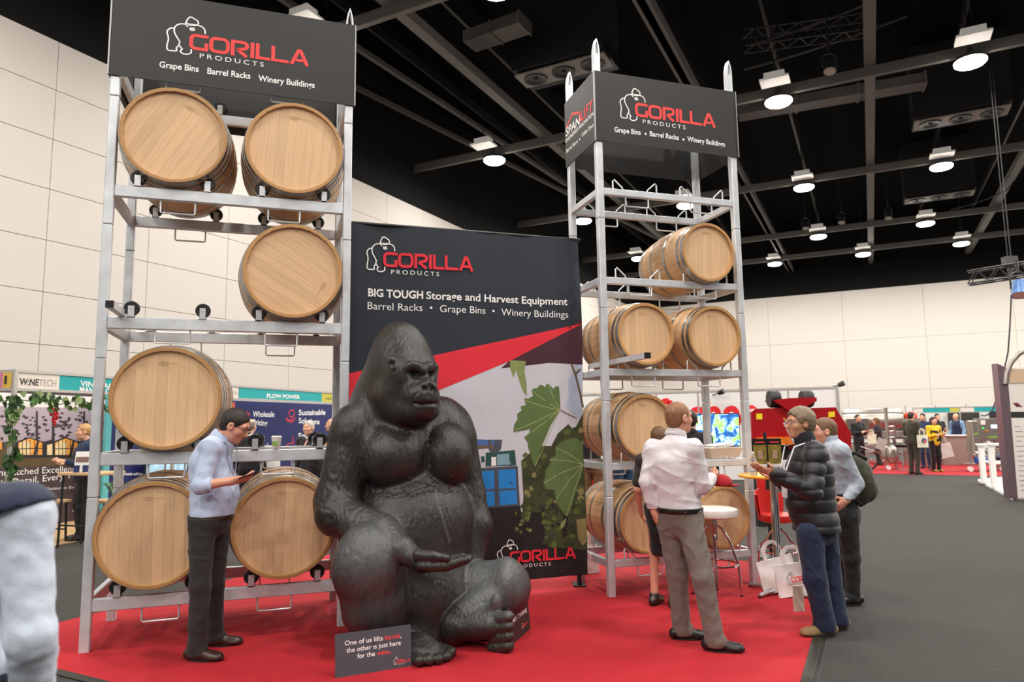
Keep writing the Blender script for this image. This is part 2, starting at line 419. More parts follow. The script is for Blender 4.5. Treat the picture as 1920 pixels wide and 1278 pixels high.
# beams under the ceiling, in a grid along the hall axes
KS = 1.2
def up_(x, y, z): return gnd(x, y, 1.65+(z-1.65))
ZB = 1.65+8.75*KS
LU, LV = Vector((3.82, -1.98, 0))*KS, Vector((3.6, 6.96, 0))*KS
P0 = Vector((7.18, 17.75, 0))*KS
lu, lv = Huv(P0)
SU, SV = LU.length, LV.length
def hbeam(u0, v0, u1, v1, z, w, h, m=M_beam, nm='beam'): MB().bar(H(u0, v0, z), H(u1, v1, z), w, h).build(nm, m, CEIL)
for j in range(-4, 4):
    vv = lv+SV*(j if j < 3 else 2.64); hbeam(UW, vv, 42, vv, ZB-.1, .16, .3)
for uu in (Huv(gnd(1632, 240, ZB))[0], Huv(gnd(1440, 430, ZB))[0], Huv(gnd(1872, 380, ZB))[0], Huv(gnd(880, 143, ZB))[0], Huv(gnd(1240, 80, ZB))[0]):
    hbeam(uu, -20, uu, VW, ZB+.2, .3, .3)
for k in range(9):
    uu = UW+2.2+k*2.9; MB().bar(H(uu, -20, ZC-.5), H(uu, VW, ZC-.5), .1, .35).build('purlin', M_dark, CEIL)
for a, b in (((660, 160), (1150, 405)), ((640, 70), (900, 240))):
    p, q = gnd(*a, ZB+1.4), gnd(*b, ZB+1.4); d = (q-p).normalized(); MB().bar(p-d*3, q+d*8, .16, .16).build('brace', M_beam, CEIL)
# lamps
M_glow = mat('lamp lens', (1, .95, .88), .5, emit=LAMP_GLOW)
M_lampbody = mat('lamp housing', '3a3937', .5); M_lampwhite = mat('white lamp box', 'f2efe9', .6, emit=.1)
ZL = 1.65+8.35*KS
hou = MB().lathe([(.06, .5), (.1, .48), (.12, .3), (.34, .2), (.42, .07), (.40, .06)], 24).mesh('housing', M_lampbody, True)
lens = MB().lathe([(.0, -.06), (.25, -.055), (.36, -.03), (.41, .02), (.41, .07), (0, .07)], 24).mesh('lens', M_glow, True)
rod = MB().cyl((0, 0, .4), (0, 0, ZC-ZL), .015, n=6).mesh('hanger', M_dark)
LD = bpy.data.lights.new('lamp_light', 'AREA'); LD.shape = 'DISK'; LD.size = .66; LD.energy = LAMP_POWER; LD.color = (1, .95, .89)
boxm = MB()
boxm.box((0, 0, 0), (.85, .6, .06)); boxm.box((0, 0, .13), (.6, .4, .22)); boxm = boxm.mesh('gear_box', M_lampwhite)
ordn = ['first', 'second', 'third', 'fourth', 'fifth', 'sixth', 'seventh', 'eighth', 'ninth', 'tenth']
ROWN = {-4: 'far behind the viewer', -3: 'well behind the viewer', -2: 'overhead behind the viewer', -1: 'in the nearest row above the racks', 0: 'in the second row', 1: 'in the third row', 2: 'in the fourth row', 3: 'in the farthest row'}
for j in range(-4, 4):
    us = [i for i in range(-8, 8) if UW+2.5 < lu+SU*i < 40 and (j > -2 or -5 < i < 3)]
    for n_, i in enumerate(us):
        p = H(lu+SU*(i+(.42 if j == 3 else 0)), lv+SV*(j if j < 3 else 2.64), ZL)
        r = empty('ceiling_light', p, 0, f'round ceiling light {ROWN[j]}, {ordn[n_]} from left', 'ceiling light', 'round hall ceiling lights')
        link('housing', hou, r); link('lens', lens, r); link('hanger', rod, r)
        lo = link('lamp_light', LD, r, (0, 0, -.09))
        if j > -2:
            g = empty('gear_box', p+Vector((0, 0, .35))-hv*(.85 if j < 1 else .55), HA, f'white box by the ceiling light {ROWN[j]}, {ordn[n_]} from left', 'light box', 'white boxes beside the ceiling lights')
            link('box', boxm, g); link('hanger', rod, g)
# air handling boxes with three round outlets, grey ducts
M_grille = mat('pale outlet plate', '8b8781', .6)
def airbox(px, py, wpx, label):
    z = ZB+.3; c = gnd(px, py, z); r = empty('air_unit', c, HA, label, 'air unit', 'air units under the ceiling')
    w = 3.0
    MB().box((0, 0, (ZC-z)/2+.03), (w, 1.5, ZC-z-.06)).build('casing', mat('black sheet metal', '0d0d0e', .6), r)
    MB().box((0, -.15, -.03), (w*.98, .9, .05)).build('outlet_plate', M_grille, r)
    for k in (-1, 0, 1):
        MB().lathe([(.36, -.06), (.36, -.1), (.3, -.1), (.2, -.05), (.08, -.05), (.05, -.12), (0, -.12)], 20, (k*.95, -.15, 0)).build('outlet', M_dark, r, True)
airbox(1060, 135, 130, 'black ceiling air unit with three round outlets above the right rack sign')
airbox(1800, 222, 115, 'black ceiling air unit with three round outlets, nearer of two at upper right')
airbox(1760, 370, 90, 'black ceiling air unit with three round outlets, farther of two at upper right')
M_duct = mat('grey duct', '57534e', .6)
def duct(a, b, label, w=.7):
    p, q = gnd(*a, ZB+.9), gnd(*b, ZB+.9); r = empty('air_duct', p, 0, label, 'duct', 'grey ducts'); n = max(2, int((q-p).length/1.6))
    for k in range(n):
        MB().bar((q-p)*(k/n), (q-p)*((k+.96)/n), w, .35).build('duct_section', M_duct, r)
        MB().bar((q-p)*((k+.96)/n), (q-p)*((k+1)/n), w+.08, .42).build('flange', M_beam, r)
duct((1385, 213), (1735, 152), 'long grey rectangular air duct beneath the second ceiling beam')
duct((880, 78), (985, 42), 'short grey duct section left of the air unit above the banner')
# lighting trusses and cables high up
def truss(a, b, h, m, name, label, r=.025, n=None):
    a = Vector(a); b = Vector(b); d = (b-a); L = d.length; d.normalize(); s = d.cross(Vector((0, 0, 1))).normalized()
    root = empty(name, a, 0, label, 'truss'); n = n or int(L/h/1.2)
    ch = [Vector((0, 0, 0)), s*h, Vector((0, 0, h)), s*h+Vector((0, 0, h))]
    for c in ch: MB().cyl(c, c+d*L, r, n=6).build('chord', m, root)
    lc = MB()
    for i in range(n):
        t0, t1 = L*i/n, L*(i+1)/n; 
        for c0, c1 in ((0, 2), (1, 3), (0, 1), (2, 3)): lc.cyl(ch[c0]+d*t0, ch[c1]+d*(t0+t1)/2, r*.6, n=5); lc.cyl(ch[c1]+d*(t0+t1)/2, ch[c0]+d*t1, r*.6, n=5)
    lc.build('lacing', m, root); return root
truss(gnd(1395, 100, ZB+.8), gnd(1640, 68, ZB+.8), .5, M_dark, 'lighting_truss', 'black lighting truss high under the roof at upper right')
tr = truss(at(1818, 535, 21), at(1935, 517, 20), .38, M_dark, 'lighting_truss', 'black truss hanging low at the right edge on chains', .03)
for k, (px, py) in enumerate(((1893, 520), (1899, 520))):
    p = at(px, py, 20.4); MB().cyl(p, (p.x, p.y, ZB), .014, n=6).build('chain', M_dark, tr).matrix_parent_inverse = Matrix.Translation(-tr.location)
p = at(1893, 488, 20.4)
m_ = MB(); m_.box(p, (.34, .24, .22)); m_.cyl(p-Vector((0, 0, .1)), p-Vector((0, 0, .5)), .03, n=8); m_.box(p-Vector((0, 0, .3)), (.12, .12, .2)); o = m_.build('chain_hoist', M_lampbody); tag(o, 'pale electric chain hoist above the right-hand truss', 'hoist')
def stage_light(px, py, Y, label, s=1, col='2a2a2c', rodz=None):
    c = gnd(px, py, Y) if rodz else at(px, py, Y); r = empty('stage_light', c, 0, label, 'spotlight')
    MB().lathe([(.0, .3*s), (.12*s, .3*s), (.14*s, .1*s), (.17*s, -.05*s), (.16*s, -.05*s), (.1*s, .0)], 16, (0, 0, 0), (.25, .3, 1)).build('body', mat('lamp can '+col, col, .4), r, True)
    MB().tube([(-.18*s, 0, .1*s), (-.18*s, 0, .4*s), (0, 0, .5*s), (.18*s, 0, .4*s), (.18*s, 0, .1*s)], .02*s, 6).build('yoke', M_dark, r)
    MB().cyl((0, 0, .45*s), (0, 0, .75*s), .03*s, n=6).build('clamp', M_dark, r)
    if rodz: MB().cyl((0, 0, .7*s), (0, 0, rodz-Y), .02, n=6).build('hanger', M_dark, r)
    MB().lathe([(0, -.03*s), (.15*s, -.04*s), (.15*s, -.02*s)], 16, (0, 0, 0), (.25, .3, 1)).build('lens', mat('dim lens', 'b9b2a6', .3), r)
stage_light(1912, 550, 19.5, 'blue stage light hanging under the truss at the right edge', 1.3, '3f6fa8')
for px, py, lb in ((1556, 132, 'black stage light in the dark beside the nearest long beam at upper right'), (1666, 408, 'black stage light right of the long beam in the far ceiling'), (1578, 416, 'small black stage light left of the long beam in the far ceiling'), (1511, 427, 'leftmost small black stage light in the far ceiling')):
    stage_light(px, py, ZB-.5, lb, 1.1, rodz=ZC)
# sagging cables
def cable(name, pts, label, r=.02):
    P = [Vector(p) for p in pts]; Q = []
    for i in range(len(P)-1):
        for k in range(8):
            t = k/8; q = P[i].lerp(P[i+1], t); q.z -= .35*t*(1-t); Q.append(q)
    o = MB().tube(Q+[P[-1]], r, 6).build(name, M_dark); tag(o, label, 'cable')
cable('cable', [gnd(1780, 393, ZB-.6), gnd(1880, 360, ZB-.3), gnd(1900, 340, ZB)], 'thin black cable sagging beside the far air unit', .03)
cable('cable', [at(1897, 530, 20), at(1890, 660, 20), at(1862, 765, 20), at(1840, 778, 20)], 'black cable hanging from the truss down behind the white sign', .02)
for k, (a, b) in enumerate((((1400, 85), (1640, 0)), ((1395, 130), (1700, 30)))):
    cable('cable', [gnd(*a, ZB+2), gnd(*b, ZB+2)], ('upper' if k == 0 else 'lower')+' of two black cables running across the dark roof at top right', .05)
# ------------------------------------------------------------------ carpet of the stand
M_red = mat('red carpet', 'a80d1c', .92, bump=.25, bscale=200, var=.06, vscale=5)
M_edge = mat('black carpet edging', '26241f', .5)
cu1 = Huv(gnd(1512, 1238))[0]; cvb = Huv(gnd(1410, 1053))[1]; cu0 = Huv(gnd(130, 1163))[0]; cv0 = Huv(gnd(150, 1266))[1]
cu0 = min(cu0, Huv(gnd(200, 1147))[0])
rc = empty('stand_carpet', H(cu0, cv0), HA, 'bright red carpet laid under the racks and the gorilla statue', 'carpet')
cw, cd = cu1-cu0, cvb-cv0
MB().box((cw/2, cd/2, .004), (cw, cd, .008)).build('pile', M_red, rc)
for c, d in (((cw/2, -.035, .006), (cw+.15, .07, .012)), ((cw+.035, cd/2, .006), (.07, cd, .012)), ((cw+.085, cd/2, .003), (.03, cd, .006))):
    MB().box(c, d, None, .003).build('edging', M_edge, rc)
# ------------------------------------------------------------------ barrel racks
M_galv = mat('galvanised steel', 'd2d6da', .42, .35, bump=.06, bscale=18, var=.12, vscale=9)
M_galvd = mat('galvanised wire', 'cfd2d4', .4, .4)
M_rub = mat('black rubber', '0e0e0f', .45); M_bracket = mat('zinc bracket', 'd2d3d4', .35, .6)
M_sign = mat('black sign panel', '1d1b1a', .5, bump=.01, bscale=8)
M_signside = M_sign
M_pw = mat('white print', 'f2f1ee', .6); M_pr = mat('red print', 'ef4340', .6)
def arch(mb, x, y, z0, z1, w):
    """pointed loop on a post head"""
    h = z1-z0; n = 6; P = []
    for i in range(n+1):
        t = i/n; P.append((x-w/2*(1-t**2.2), z0+h*t))
    out = P+[(2*x-a, b) for a, b in P[::-1][1:]]
    inn = [(x+(a-x)*.55, z0+(b-z0)*.8+.0) for a, b in out]
    V = [(a, y+s*w/2, b) for s in (-1, 1) for a, b in out]+[(a, y+s*w/2, b) for s in (-1, 1) for a, b in inn]
    m = len(out); Fc = []
    for i in range(m-1):
        Fc += [(i, i+1, 2*m+i+1, 2*m+i), (m+i, 3*m+i, 3*m+i+1, m+i+1), (i, m+i, m+i+1, i+1), (2*m+i, 2*m+i+1, 3*m+i+1, 3*m+i)]
    mb.add(V, Fc)
def rack(x, y, a, Wd, D, levels, tip, label, style, loops, seats):
    r = empty('barrel_rack', (x, y, 0), a, label, 'rack'); pz = .07
    seams = [0]+[l-.33 for l in levels[1:]]+[levels[-1]+.55]
    for px in (0, Wd):
        for py in (0, D):
            for i in range(len(seams)-1):
                MB().box((px, py, (seams[i]+seams[i+1])/2), (pz, pz, seams[i+1]-seams[i]-.004), None, .006).build('post', M_galv, r)
            mb = MB(); mb.box((px, py, (seams[-1]+tip-.17)/2), (pz*.92, pz*.92, tip-.17-seams[-1])); arch(mb, px, py, tip-.17, tip, pz*.92); mb.build('post_head', M_galv, r)
    bm_ = MB().box((Wd/2, 0, -.047), (Wd-pz, .05, .094 if style == 'roller' else .07), None, .005).mesh('beam', M_galv)
    sm_ = MB().box((0, D/2, -.047), (.05, D-pz, .094 if style == 'roller' else .07), None, .005).mesh('side_rail', M_galv)
    lp = MB().tube([(-.13, 0, 0), (-.13, 0, -.1), (-.12, 0, -.11), (.12, 0, -.11), (.13, 0, -.1), (.13, 0, 0)], .008, 6).mesh('wire_loop', M_galvd, True)
    wh = MB().lathe([(.02, -.02), (.05, -.022), (.058, -.014), (.058, .014), (.05, .022), (.02, .02)], 20, (0, 0, .072), (0, 1, 0)).mesh('roller', M_rub, True)
    bk = MB(); bk.box((0, -.03, .045), (.045, .006, .09)); bk.box((0, .03, .045), (.045, .006, .09)); bk.cyl((0, -.036, .072), (0, .036, .072), .011, n=10); bk.box((0, 0, .003), (.06, .066, .006)); bk = bk.mesh('bracket', M_bracket)
    er = MB().tube([(-.05, 0, -.01), (-.05, 0, .075), (-.035, 0, .09), (.055, 0, .012), (.06, 0, -.01)], .008, 6).mesh('cradle', M_galvd, True)
    for li, z in enumerate(levels):
        for py in (0, D):
            link('beam', bm_, r, (0, py, z))
            for s in loops: link('wire_loop', lp, r, (s, py, z-.09 if style == 'roller' else z-.07))
            for k, s in enumerate(seats):
                if style == 'roller': w_ = link('roller', wh, r, (s, py, z)); link('bracket', bk, w_)
                else: link('cradle', er, r, (s, py, z), (0, 0, 0 if k % 2 == 0 else pi))
        for px in (0, Wd): link('side_rail', sm_, r, (px, 0, z))
    return r
LR = (-3.2069, 5.4221, .3254, 1.8588, .8961); RR = (.9076, 6.8586, .3129, 1.5979, .7156)
LLV = [.383, 1.461, 2.523, 3.592, 4.66]; RLV = [.3514, 1.2649, 2.1793, 3.0966, 4.014]
rl = rack(*LR, LLV, 5.434, 'tall galvanised steel rack on the left holding large barrels on rollers', 'roller', (.5, 1.33), (.2, .72, 1.15, 1.66))
rr = rack(*RR, RLV, 5.596, 'tall galvanised steel rack on the right holding small barrels on bent cradles', 'cradle', (.42, 1.18), (.2, .6, .98, 1.4))
def fork(rk, x, y0, y1, z, name='support_arm'):
    o = MB().bar((x, y0, z), (x, y1, z), .05, .05).build(name, M_galv, rk); tag(o, 'square tube arm sticking out towards the viewer')
    c = MB().bar((x, y0-.02, z), (x, y0+.004, z), .053, .053).build('end_cap', M_rub, o)
fork(rl, .13, -.42, .85, 2.555)
fork(rr, .13, -.62, .6, 2.24)
def axes(rk): a = rk[2]; return Vector((cos(a), sin(a), 0)), Vector((-sin(a), cos(a), 0)), Vector((rk[0], rk[1], 0))
def loc2(px, py, rk, off):
    e, n, o = axes(rk); P = onplane(px, py, o+n*off, n); return ((P-o).dot(e), P.z)
def side2(px, py, rk, off):
    e, n, o = axes(rk); P = onplane(px, py, o+e*off, e); return (-(P-o).dot(n), P.z)
def header(rk, z0, z1, label):
    r = empty('header_sign', (rk[0], rk[1], 0), rk[2], label, 'sign'); Wd, D = rk[3], rk[4]; t = .012; m = .042; h = z1-z0; z = (z0+z1)/2
    MB().box((Wd/2, -m, z), (Wd+2*m, t, h)).build('front_panel', M_sign, r); MB().box((Wd/2, D+m, z), (Wd+2*m, t, h)).build('back_panel', M_sign, r)
    for x in (-m, Wd+m): MB().box((x, D/2, z), (t, D+2*m-t, h)).build('side_panel', M_sign, r)
    tr = mat('sign edge trim', '9a9a9a', .4, .7)
    for x in (-m-.008, Wd+m+.008):
        MB().box((x, -m-.004, z), (.012, .018, h)).build('edge_trim', tr, r)
    return r
PM = {'white': M_pw, 'red': M_pr}; PN = {'white': 'white_lettering', 'red': 'red_lettering'}
def words(P, items, rk, off, fn, h, bold=.02):
    for s, a, b in items:
        u0, v0 = fn(*a, rk, off); u1, v1 = fn(*b, rk, off); P.text('white', s, u0, v0, h, width=u1-u0, bold=bold, slope=(v1-v0)/(u1-u0))
def front_fn(off): return lambda u, v, t: (u, off-t*1.0, v)
# left rack header
hl = header(LR, 4.496, 5.262, 'black header sign of the left rack with red and white lettering'); off = -.042-.0065
P = Print(front_fn(off)); g0 = loc2(354.5, 92, LR, off); g1 = loc2(578.6, 124.5, LR, off); gt = loc2(354.5, 62, LR, off)
put_logo(P, g0[0], g0[1], gt[1]-g0[1], width=g1[0]-g0[0], slope=(g1[1]-g0[1])/(g1[0]-g0[0]))
words(P, [('Grape Bins', (298.6, 126), (372.5, 134.8)), ('Barrel Racks', (388.6, 138), (469.5, 147.8)), ('Winery Buildings', (484, 151.5), (590, 165))], LR, off, loc2, .056)
P.build(hl, PM, PN)
hr = header(RR, 4.482, 5.228, 'black header sign of the right rack with lettering on two sides')
P = Print(front_fn(off)); g0 = loc2(1191.3, 217.5, RR, off); g1 = loc2(1341.3, 239.4, RR, off); gt = loc2(1191.3, 192, RR, off)
put_logo(P, g0[0], g0[1], gt[1]-g0[1], width=g1[0]-g0[0], slope=(g1[1]-g0[1])/(g1[0]-g0[0]))
words(P, [('Grape Bins', (1151.9, 246.9), (1201.3, 252.8)), ('Barrel Racks', (1218.5, 254.8), (1272.8, 262.3)), ('Winery Buildings', (1288.8, 264.4), (1359.4, 275))], RR, off, loc2, .056)
for q in ((1210.6, 251), (1281.3, 261.5)):
    u, v = loc2(*q, RR, off); P.poly('white', [(u+.013*cos(k*pi/4), v+.013*sin(k*pi/4)) for k in range(8)])
P.build(hr, PM, PN)
P = Print(lambda u, v, t: (off-t, -u, v))
for s, key, a, b, h in (('SPAN', 'white', (1061, 256.5), (1088, 231.5), .1), ('LIFT', 'red', (1089, 228), (1112.5, 205.5), .12), ('ENGINEERED INNOVATION', 'white', (1061, 268), (1113, 215.5), .045), ('Barrel Store', 'white', (1062, 287), (1083.5, 267), .045), ('Cellar Door', 'white', (1091, 257), (1113.8, 236), .045)):
    u0, v0 = side2(*a, RR, off); u1, v1 = side2(*b, RR, off); P.text(key, s, u0, v0, h, width=u1-u0, bold=.012, slope=(v1-v0)/(u1-u0), shear=.15 if h > .08 else 0)
u, v = side2(1087, 261, RR, off); P.poly('white', [(u+.012*cos(k*pi/4), v+.012*sin(k*pi/4)) for k in range(8)])
P.quads('red', stroke([side2(*q, RR, off) for q in ((1062, 239), (1073, 213.5), (1085.5, 211), (1089, 226))], .025))
P.build(hr, PM, PN)
# ------------------------------------------------------------------ barrels
def wood(name, c, stretch, var, bump): 
    return mat(name, c, .55, bump=bump, bscale=14, var=var, vscale=7, stretch=stretch, rnd=.09, detail=6)
M_stave = wood('oak stave', 'c79f74', (9, .7, 9), .10, .08); M_head = wood('oak head plank', 'dab489', (11, 11, .6), .09, .04)
M_chime = wood('oak chime', 'b98a52', (4, 4, 4), .05, .04)
M_hoop = mat('steel hoop', '9a9a98', .3, .9, bump=.03, bscale=30); M_brand = mat('burnt brand', 'a87d50', .8); M_bung = mat('bung', 'a07a4e', .6)
def barrel_proto(Ln, Rh, Rb, hoops):
    rad = lambda y: Rh+(Rb-Rh)*(1-(2*y/Ln)**2)
    root = empty('oak_barrel'); n = 30; ns = 8; V = []; da = 2*pi/n
    for i in range(ns+1):
        y = -Ln/2+Ln*i/ns
        for k in (-1, 0, 1):
            a = k*da*.485; r = rad(y)-(.0012 if k else 0); V.append((r*sin(a), y, r*cos(a)))
    k0 = len(V)
    for y in (-Ln/2, -Ln/2+.05, Ln/2-.05, Ln/2):
        for k in (-1, 1): a = k*da*.485; r = rad(y)-.026; V.append((r*sin(a), y, r*cos(a)))
    Fc = [(i*3+k, i*3+k+1, i*3+k+4, i*3+k+3) for i in range(ns) for k in (0, 1)]
    e = ns*3
    Fc += [(0, 1, 2, k0+1, k0), (k0, k0+1, k0+3, k0+2), (e+2, e+1, e, k0+6, k0+7), (k0+4, k0+5, k0+7, k0+6), (0, k0, k0+2, 3), (2, 5, k0+3, k0+1), (e, e-3, k0+4, k0+6), (e+2, k0+7, k0+5, e-1)]
    stave = MB().add(V, Fc).mesh('stave', M_stave, True)
    for k in range(n): link('stave', stave, root, None, (0, k*da, 0))
    # heads of planks, recessed; a dark core closes the joints
    rh = Rh-.024; wd = 2*rh/10
    for s in (-1, 1):
        yh = s*(Ln/2-.035)
        for k in range(10):
            x0 = -rh+k*wd+.0004; x1 = x0+wd-.0008; m = 6; pts = []
            for i in range(m+1):
                x = x0+(x1-x0)*i/m; pts.append((x, math.sqrt(max(rh*rh-x*x, 1e-6))))
            pts = pts+[(x, -z) for x, z in pts[::-1]]
            MB().prism(pts, lambda u, v, t: (u, t, v), yh-.008, yh+.008).build('head_plank', M_head, root)
        prof = [(Rh-.026, s*(Ln/2-.03)), (Rh-.03, s*(Ln/2-.03)), (Rh-.02, s*(Ln/2+.001)), (Rh+.0005, s*(Ln/2+.001)), (rad(Ln/2-.012)+.0006, s*(Ln/2-.012))]
        MB().lathe(prof, 48, axis=(0, 1, 0), cap=False).build('chime', M_chime, root, True)
    core = MB().lathe([(0, -Ln/2+.05), (Rh-.03, -Ln/2+.05), (Rb-.03, 0), (Rh-.03, Ln/2-.05), (0, Ln/2-.05)], 24, axis=(0, 1, 0)).build('inner_core', M_bung, root)
    for y0, w in hoops:
        for s in (-1, 1):
            ys = [s*(y0+w*q) for q in (0, .5, 1)]
            MB().lathe([(rad(ys[0])-.001, ys[0]), (rad(ys[0])+.003, ys[0]), (rad(ys[1])+.003, ys[1]), (rad(ys[2])+.003, ys[2]), (rad(ys[2])-.001, ys[2])], 48, axis=(0, 1, 0), cap=False).build('hoop', M_hoop, root, True)
    # scribbled brand on the front head
    mk = MB(); yb = -(Ln/2-.035)-.0088
    el = [(-.03+.034*cos(t_), yb, rh*.72+.014*sin(t_)) for t_ in [2*pi*i/20 for i in range(20)]]; mk.tube(el, .0011, 4, True); mk.tube([(-.05+.04*i/10, yb, rh*.72+.006*sin(i*1.7)) for i in range(11)], .001, 4)
    for q in range(3): mk.tube([(.018+.018*q, yb, rh*.715), (.024+.018*q, yb, rh*.735), (.03+.018*q, yb, rh*.715)], .001, 4)
    mk.build('brand_mark', M_brand, root)
    return root
HB = lambda L: [(L/2-.055, .045), (L/2-.125, .035), (L*.5-.24, .03)]
big = barrel_proto(1.06, .40, .455, [(.475, .042), (.405, .036), (.335, .034), (.16, .036)])
sml = barrel_proto(.95, .308, .352, [(.425, .042), (.36, .034), (.13, .034)])
LB = [(.459, 3.592+.433, 30, 'large oak barrel with diagonal planks, top left of the left rack'), (1.405, 3.592+.433, 4, 'large oak barrel at the top right of the left rack'), (1.416, 2.523+.427, 122, 'large oak barrel alone on the third tier of the left rack'),
      (.487, 1.461+.42, 0, 'large oak barrel on the second tier above the phone user'), (.43, .383+.455, -1, 'large oak barrel on the bottom tier behind the phone user'), (1.389, .383+.455, 1, 'large oak barrel on the bottom tier beside the gorilla elbow')]
RB = [(1.17, 3.385, 3, 'small oak barrel alone at the top of the right rack'), (.41, 2.509, 0, 'small oak barrel on the third tier of the right rack, nearer the banner'), (1.2, 2.507, -2, 'small oak barrel on the third tier of the right rack, away from the banner'),
      (.37, 1.60, 1, 'small oak barrel left of the white-shirted man, at his head height'), (.37, .70, 0, 'small oak barrel on the floor tier nearest the banner'), (1.2, .69, 2, 'small oak barrel on the floor tier behind the white stool')]
for proto, rk, lst, grp, dy in ((big, LR, LB, 'large barrels on the left rack', .02), (sml, RR, RB, 'small barrels on the right rack', .0)):
    e, n, o = axes(rk)
    for i, (s, z, ang, lb) in enumerate(lst):
        b = proto if i == 0 else copy_tree(proto)
        p = o+e*s+n*(rk[4]/2-dy); b.location = (p.x, p.y, z)
        b.rotation_euler = (Matrix.Rotation(rk[2], 3, 'Z') @ Matrix.Rotation(R(ang), 3, 'Y')).to_euler()
        tag(b, lb, 'barrel', grp)
# ------------------------------------------------------------------ printed banner between the racks
be, bn_, bo = axes(LR); ba = .315; be = Vector((cos(ba), sin(ba), 0)); bn_ = Vector((-sin(ba), cos(ba), 0))
BO = Vector((LR[0], LR[1], 0))+Vector((cos(LR[2]), sin(LR[2]), 0))*LR[3]+bn_*.5+be*.02
BW = (onplane(1091, 700, BO, bn_)-BO).dot(be); BZ0, BZ1 = .13, 3.575
def bwave(u, v): return .012*sin(u*5.2+v*.7)+.006*sin(u*13+v*1.7)+.01*sin(v*2.1+u)+.02*(1-min(1, abs(u-BW)*4))*sin(v*3)
def bfn(u, v, t): p = be*u-bn_*(bwave(u, v)+t); return (p.x, p.y, v)
def bpx(x, y): P = onplane(x, y, BO, bn_); return ((P-BO).dot(be), P.z)
bn = empty('fabric_banner', BO, 0, 'tall dark fabric banner with grape leaf print behind the gorilla', 'banner')
nu, nv = 40, 40
g = MB()
V = [bfn(BW*i/nu, BZ0+(BZ1-BZ0)*j/nv, 0) for j in range(nv+1) for i in range(nu+1)]
V2 = [bfn(BW*i/nu, BZ0+(BZ1-BZ0)*j/nv, -.004) for j in range(nv+1) for i in range(nu+1)]
q = [(j*(nu+1)+i, j*(nu+1)+i+1, (j+1)*(nu+1)+i+1, (j+1)*(nu+1)+i) for j in range(nv) for i in range(nu)]
g.add(V, q); g.add(V2, [f[::-1] for f in q]); g.build('cloth', mat('navy banner cloth', '232a35', .7, bump=.03, bscale=200), bn, True)
pb = MB(); pb.cyl(bfn(-.03, BZ1, -.01), bfn(BW+.03, BZ1, -.01), .016, n=10); pb.build('top_bar', M_dark, bn)
for u in (.05, BW-.06):
    pb = MB(); p = bfn(u, 0, -.06); pb.cyl((p[0], p[1], 0), (p[0], p[1], BZ1-.02), .022, n=10); pb.box((p[0], p[1]+.05, .015), (.12, .2, .02)); pb.build('pole', M_dark, bn)
BM = {'white': M_pw, 'red': mat('banner red', 'e3283a', .7), 'maroon': mat('banner maroon', '46222e', .7), 'sky': mat('printed sky', 'cdced6', .7, var=.06, vscale=3), 'sky2': mat('printed blue sky', 'b4c2d8', .7), 'ground': mat('printed soil', '1d1816', .75, var=.3, vscale=10),
      'vine': mat('printed vines', '3d4426', .75, var=.25, vscale=14), 'leafa': mat('printed leaf', '5b7340', .7, var=.12, vscale=7), 'leafb': mat('printed pale leaf', '86975a', .7, var=.1, vscale=9), 'leafd': mat('printed dark leaf', '2e3a1c', .75), 'leafm': mat('printed mid leaf', '55662c', .75), 'leafy': mat('printed dry leaf', '8a8250', .75),
      'vein': mat('printed vein', 'a3b070', .7), 'blue': mat('printed blue bin', '1f86d4', .7), 'steel': mat('printed steel', '4c4f5c', .7), 'boom': mat('printed boom', '4a6aa6', .7), 'green': mat('printed cab', '245049', .7), 'cabglass': mat('printed glass', '7fa5b4', .7), 'stem': mat('printed stem', '6f5a44', .7)}
BN = {k: 'printed_'+k for k in BM}; BN.update(white='white_lettering', red='red_print', leafa='printed_leaf', leafb='printed_pale_leaf', leafd='printed_dark_leaf', leafm='printed_mid_leaf', leafy='printed_dry_leaf', sky2='printed_blue_sky', cabglass='printed_glass')
P = Print(bfn, .08)
def bp(key, pts, t): P.poly(key, [(max(.002, min(BW-.002, u)), max(BZ0+.002, min(BZ1-.002, v))) for u, v in (bpx(*q) for q in pts)], t)
z4 = lambda pts: [(880+x/2.904, 650+y/2.904) for x, y in pts]
bp('sky', [(640, 806), (826, 729), (955, 677), (1100, 683), (1105, 960), (640, 960)], .002)
bp('sky2', z4([(560, 95), (660, 95), (660, 330), (610, 400), (560, 360), (520, 330), (540, 260), (530, 180), (575, 130)]), .0026)
bp('maroon', [(940, 690), (1010, 640), (1105, 600), (1105, 684), (1030, 680), (955, 676)], .003)
bp('red', [(640, 702), (1105, 608), (1105, 608.5), (955, 677), (826, 730), (640, 808)], .0034)
bp('ground', z4([(-60, 860), (100, 900), (290, 900), (300, 780), (700, 780), (700, 1290), (-700, 1330), (-700, 900)]), .003)
bp('vine', z4([(285, 620), (330, 580), (400, 540), (450, 540), (485, 470), (540, 420), (570, 455), (615, 370), (680, 360), (680, 1100), (430, 1090), (400, 900), (330, 900), (280, 990), (265, 960), (300, 880), (290, 700)]), .0034)
rg = random.Random(5)
def blob(cx, cy, r, n=7): a0 = rg.uniform(0, 6); return [(cx+r*rg.uniform(.55, 1.15)*cos(a0+6.283*i/n), cy+r*rg.uniform(.55, 1.15)*sin(a0+6.283*i/n)) for i in range(n)]
for k in range(260):
    x = rg.uniform(290, 620); y = rg.uniform(440, 1080)
    if y < 1000-1.7*(x-180)+250 and y < 560 and x < 480: continue
    if x < 400 and y > 900: continue
    bp(rg.choice(['leafd', 'leafd', 'leafm', 'vine', 'leafm', 'leafy'] if y < 850 else ['leafd', 'leafd', 'vine', 'ground', 'leafm']), z4(blob(x, y, rg.uniform(9, 22))), .0040+k*2e-6)
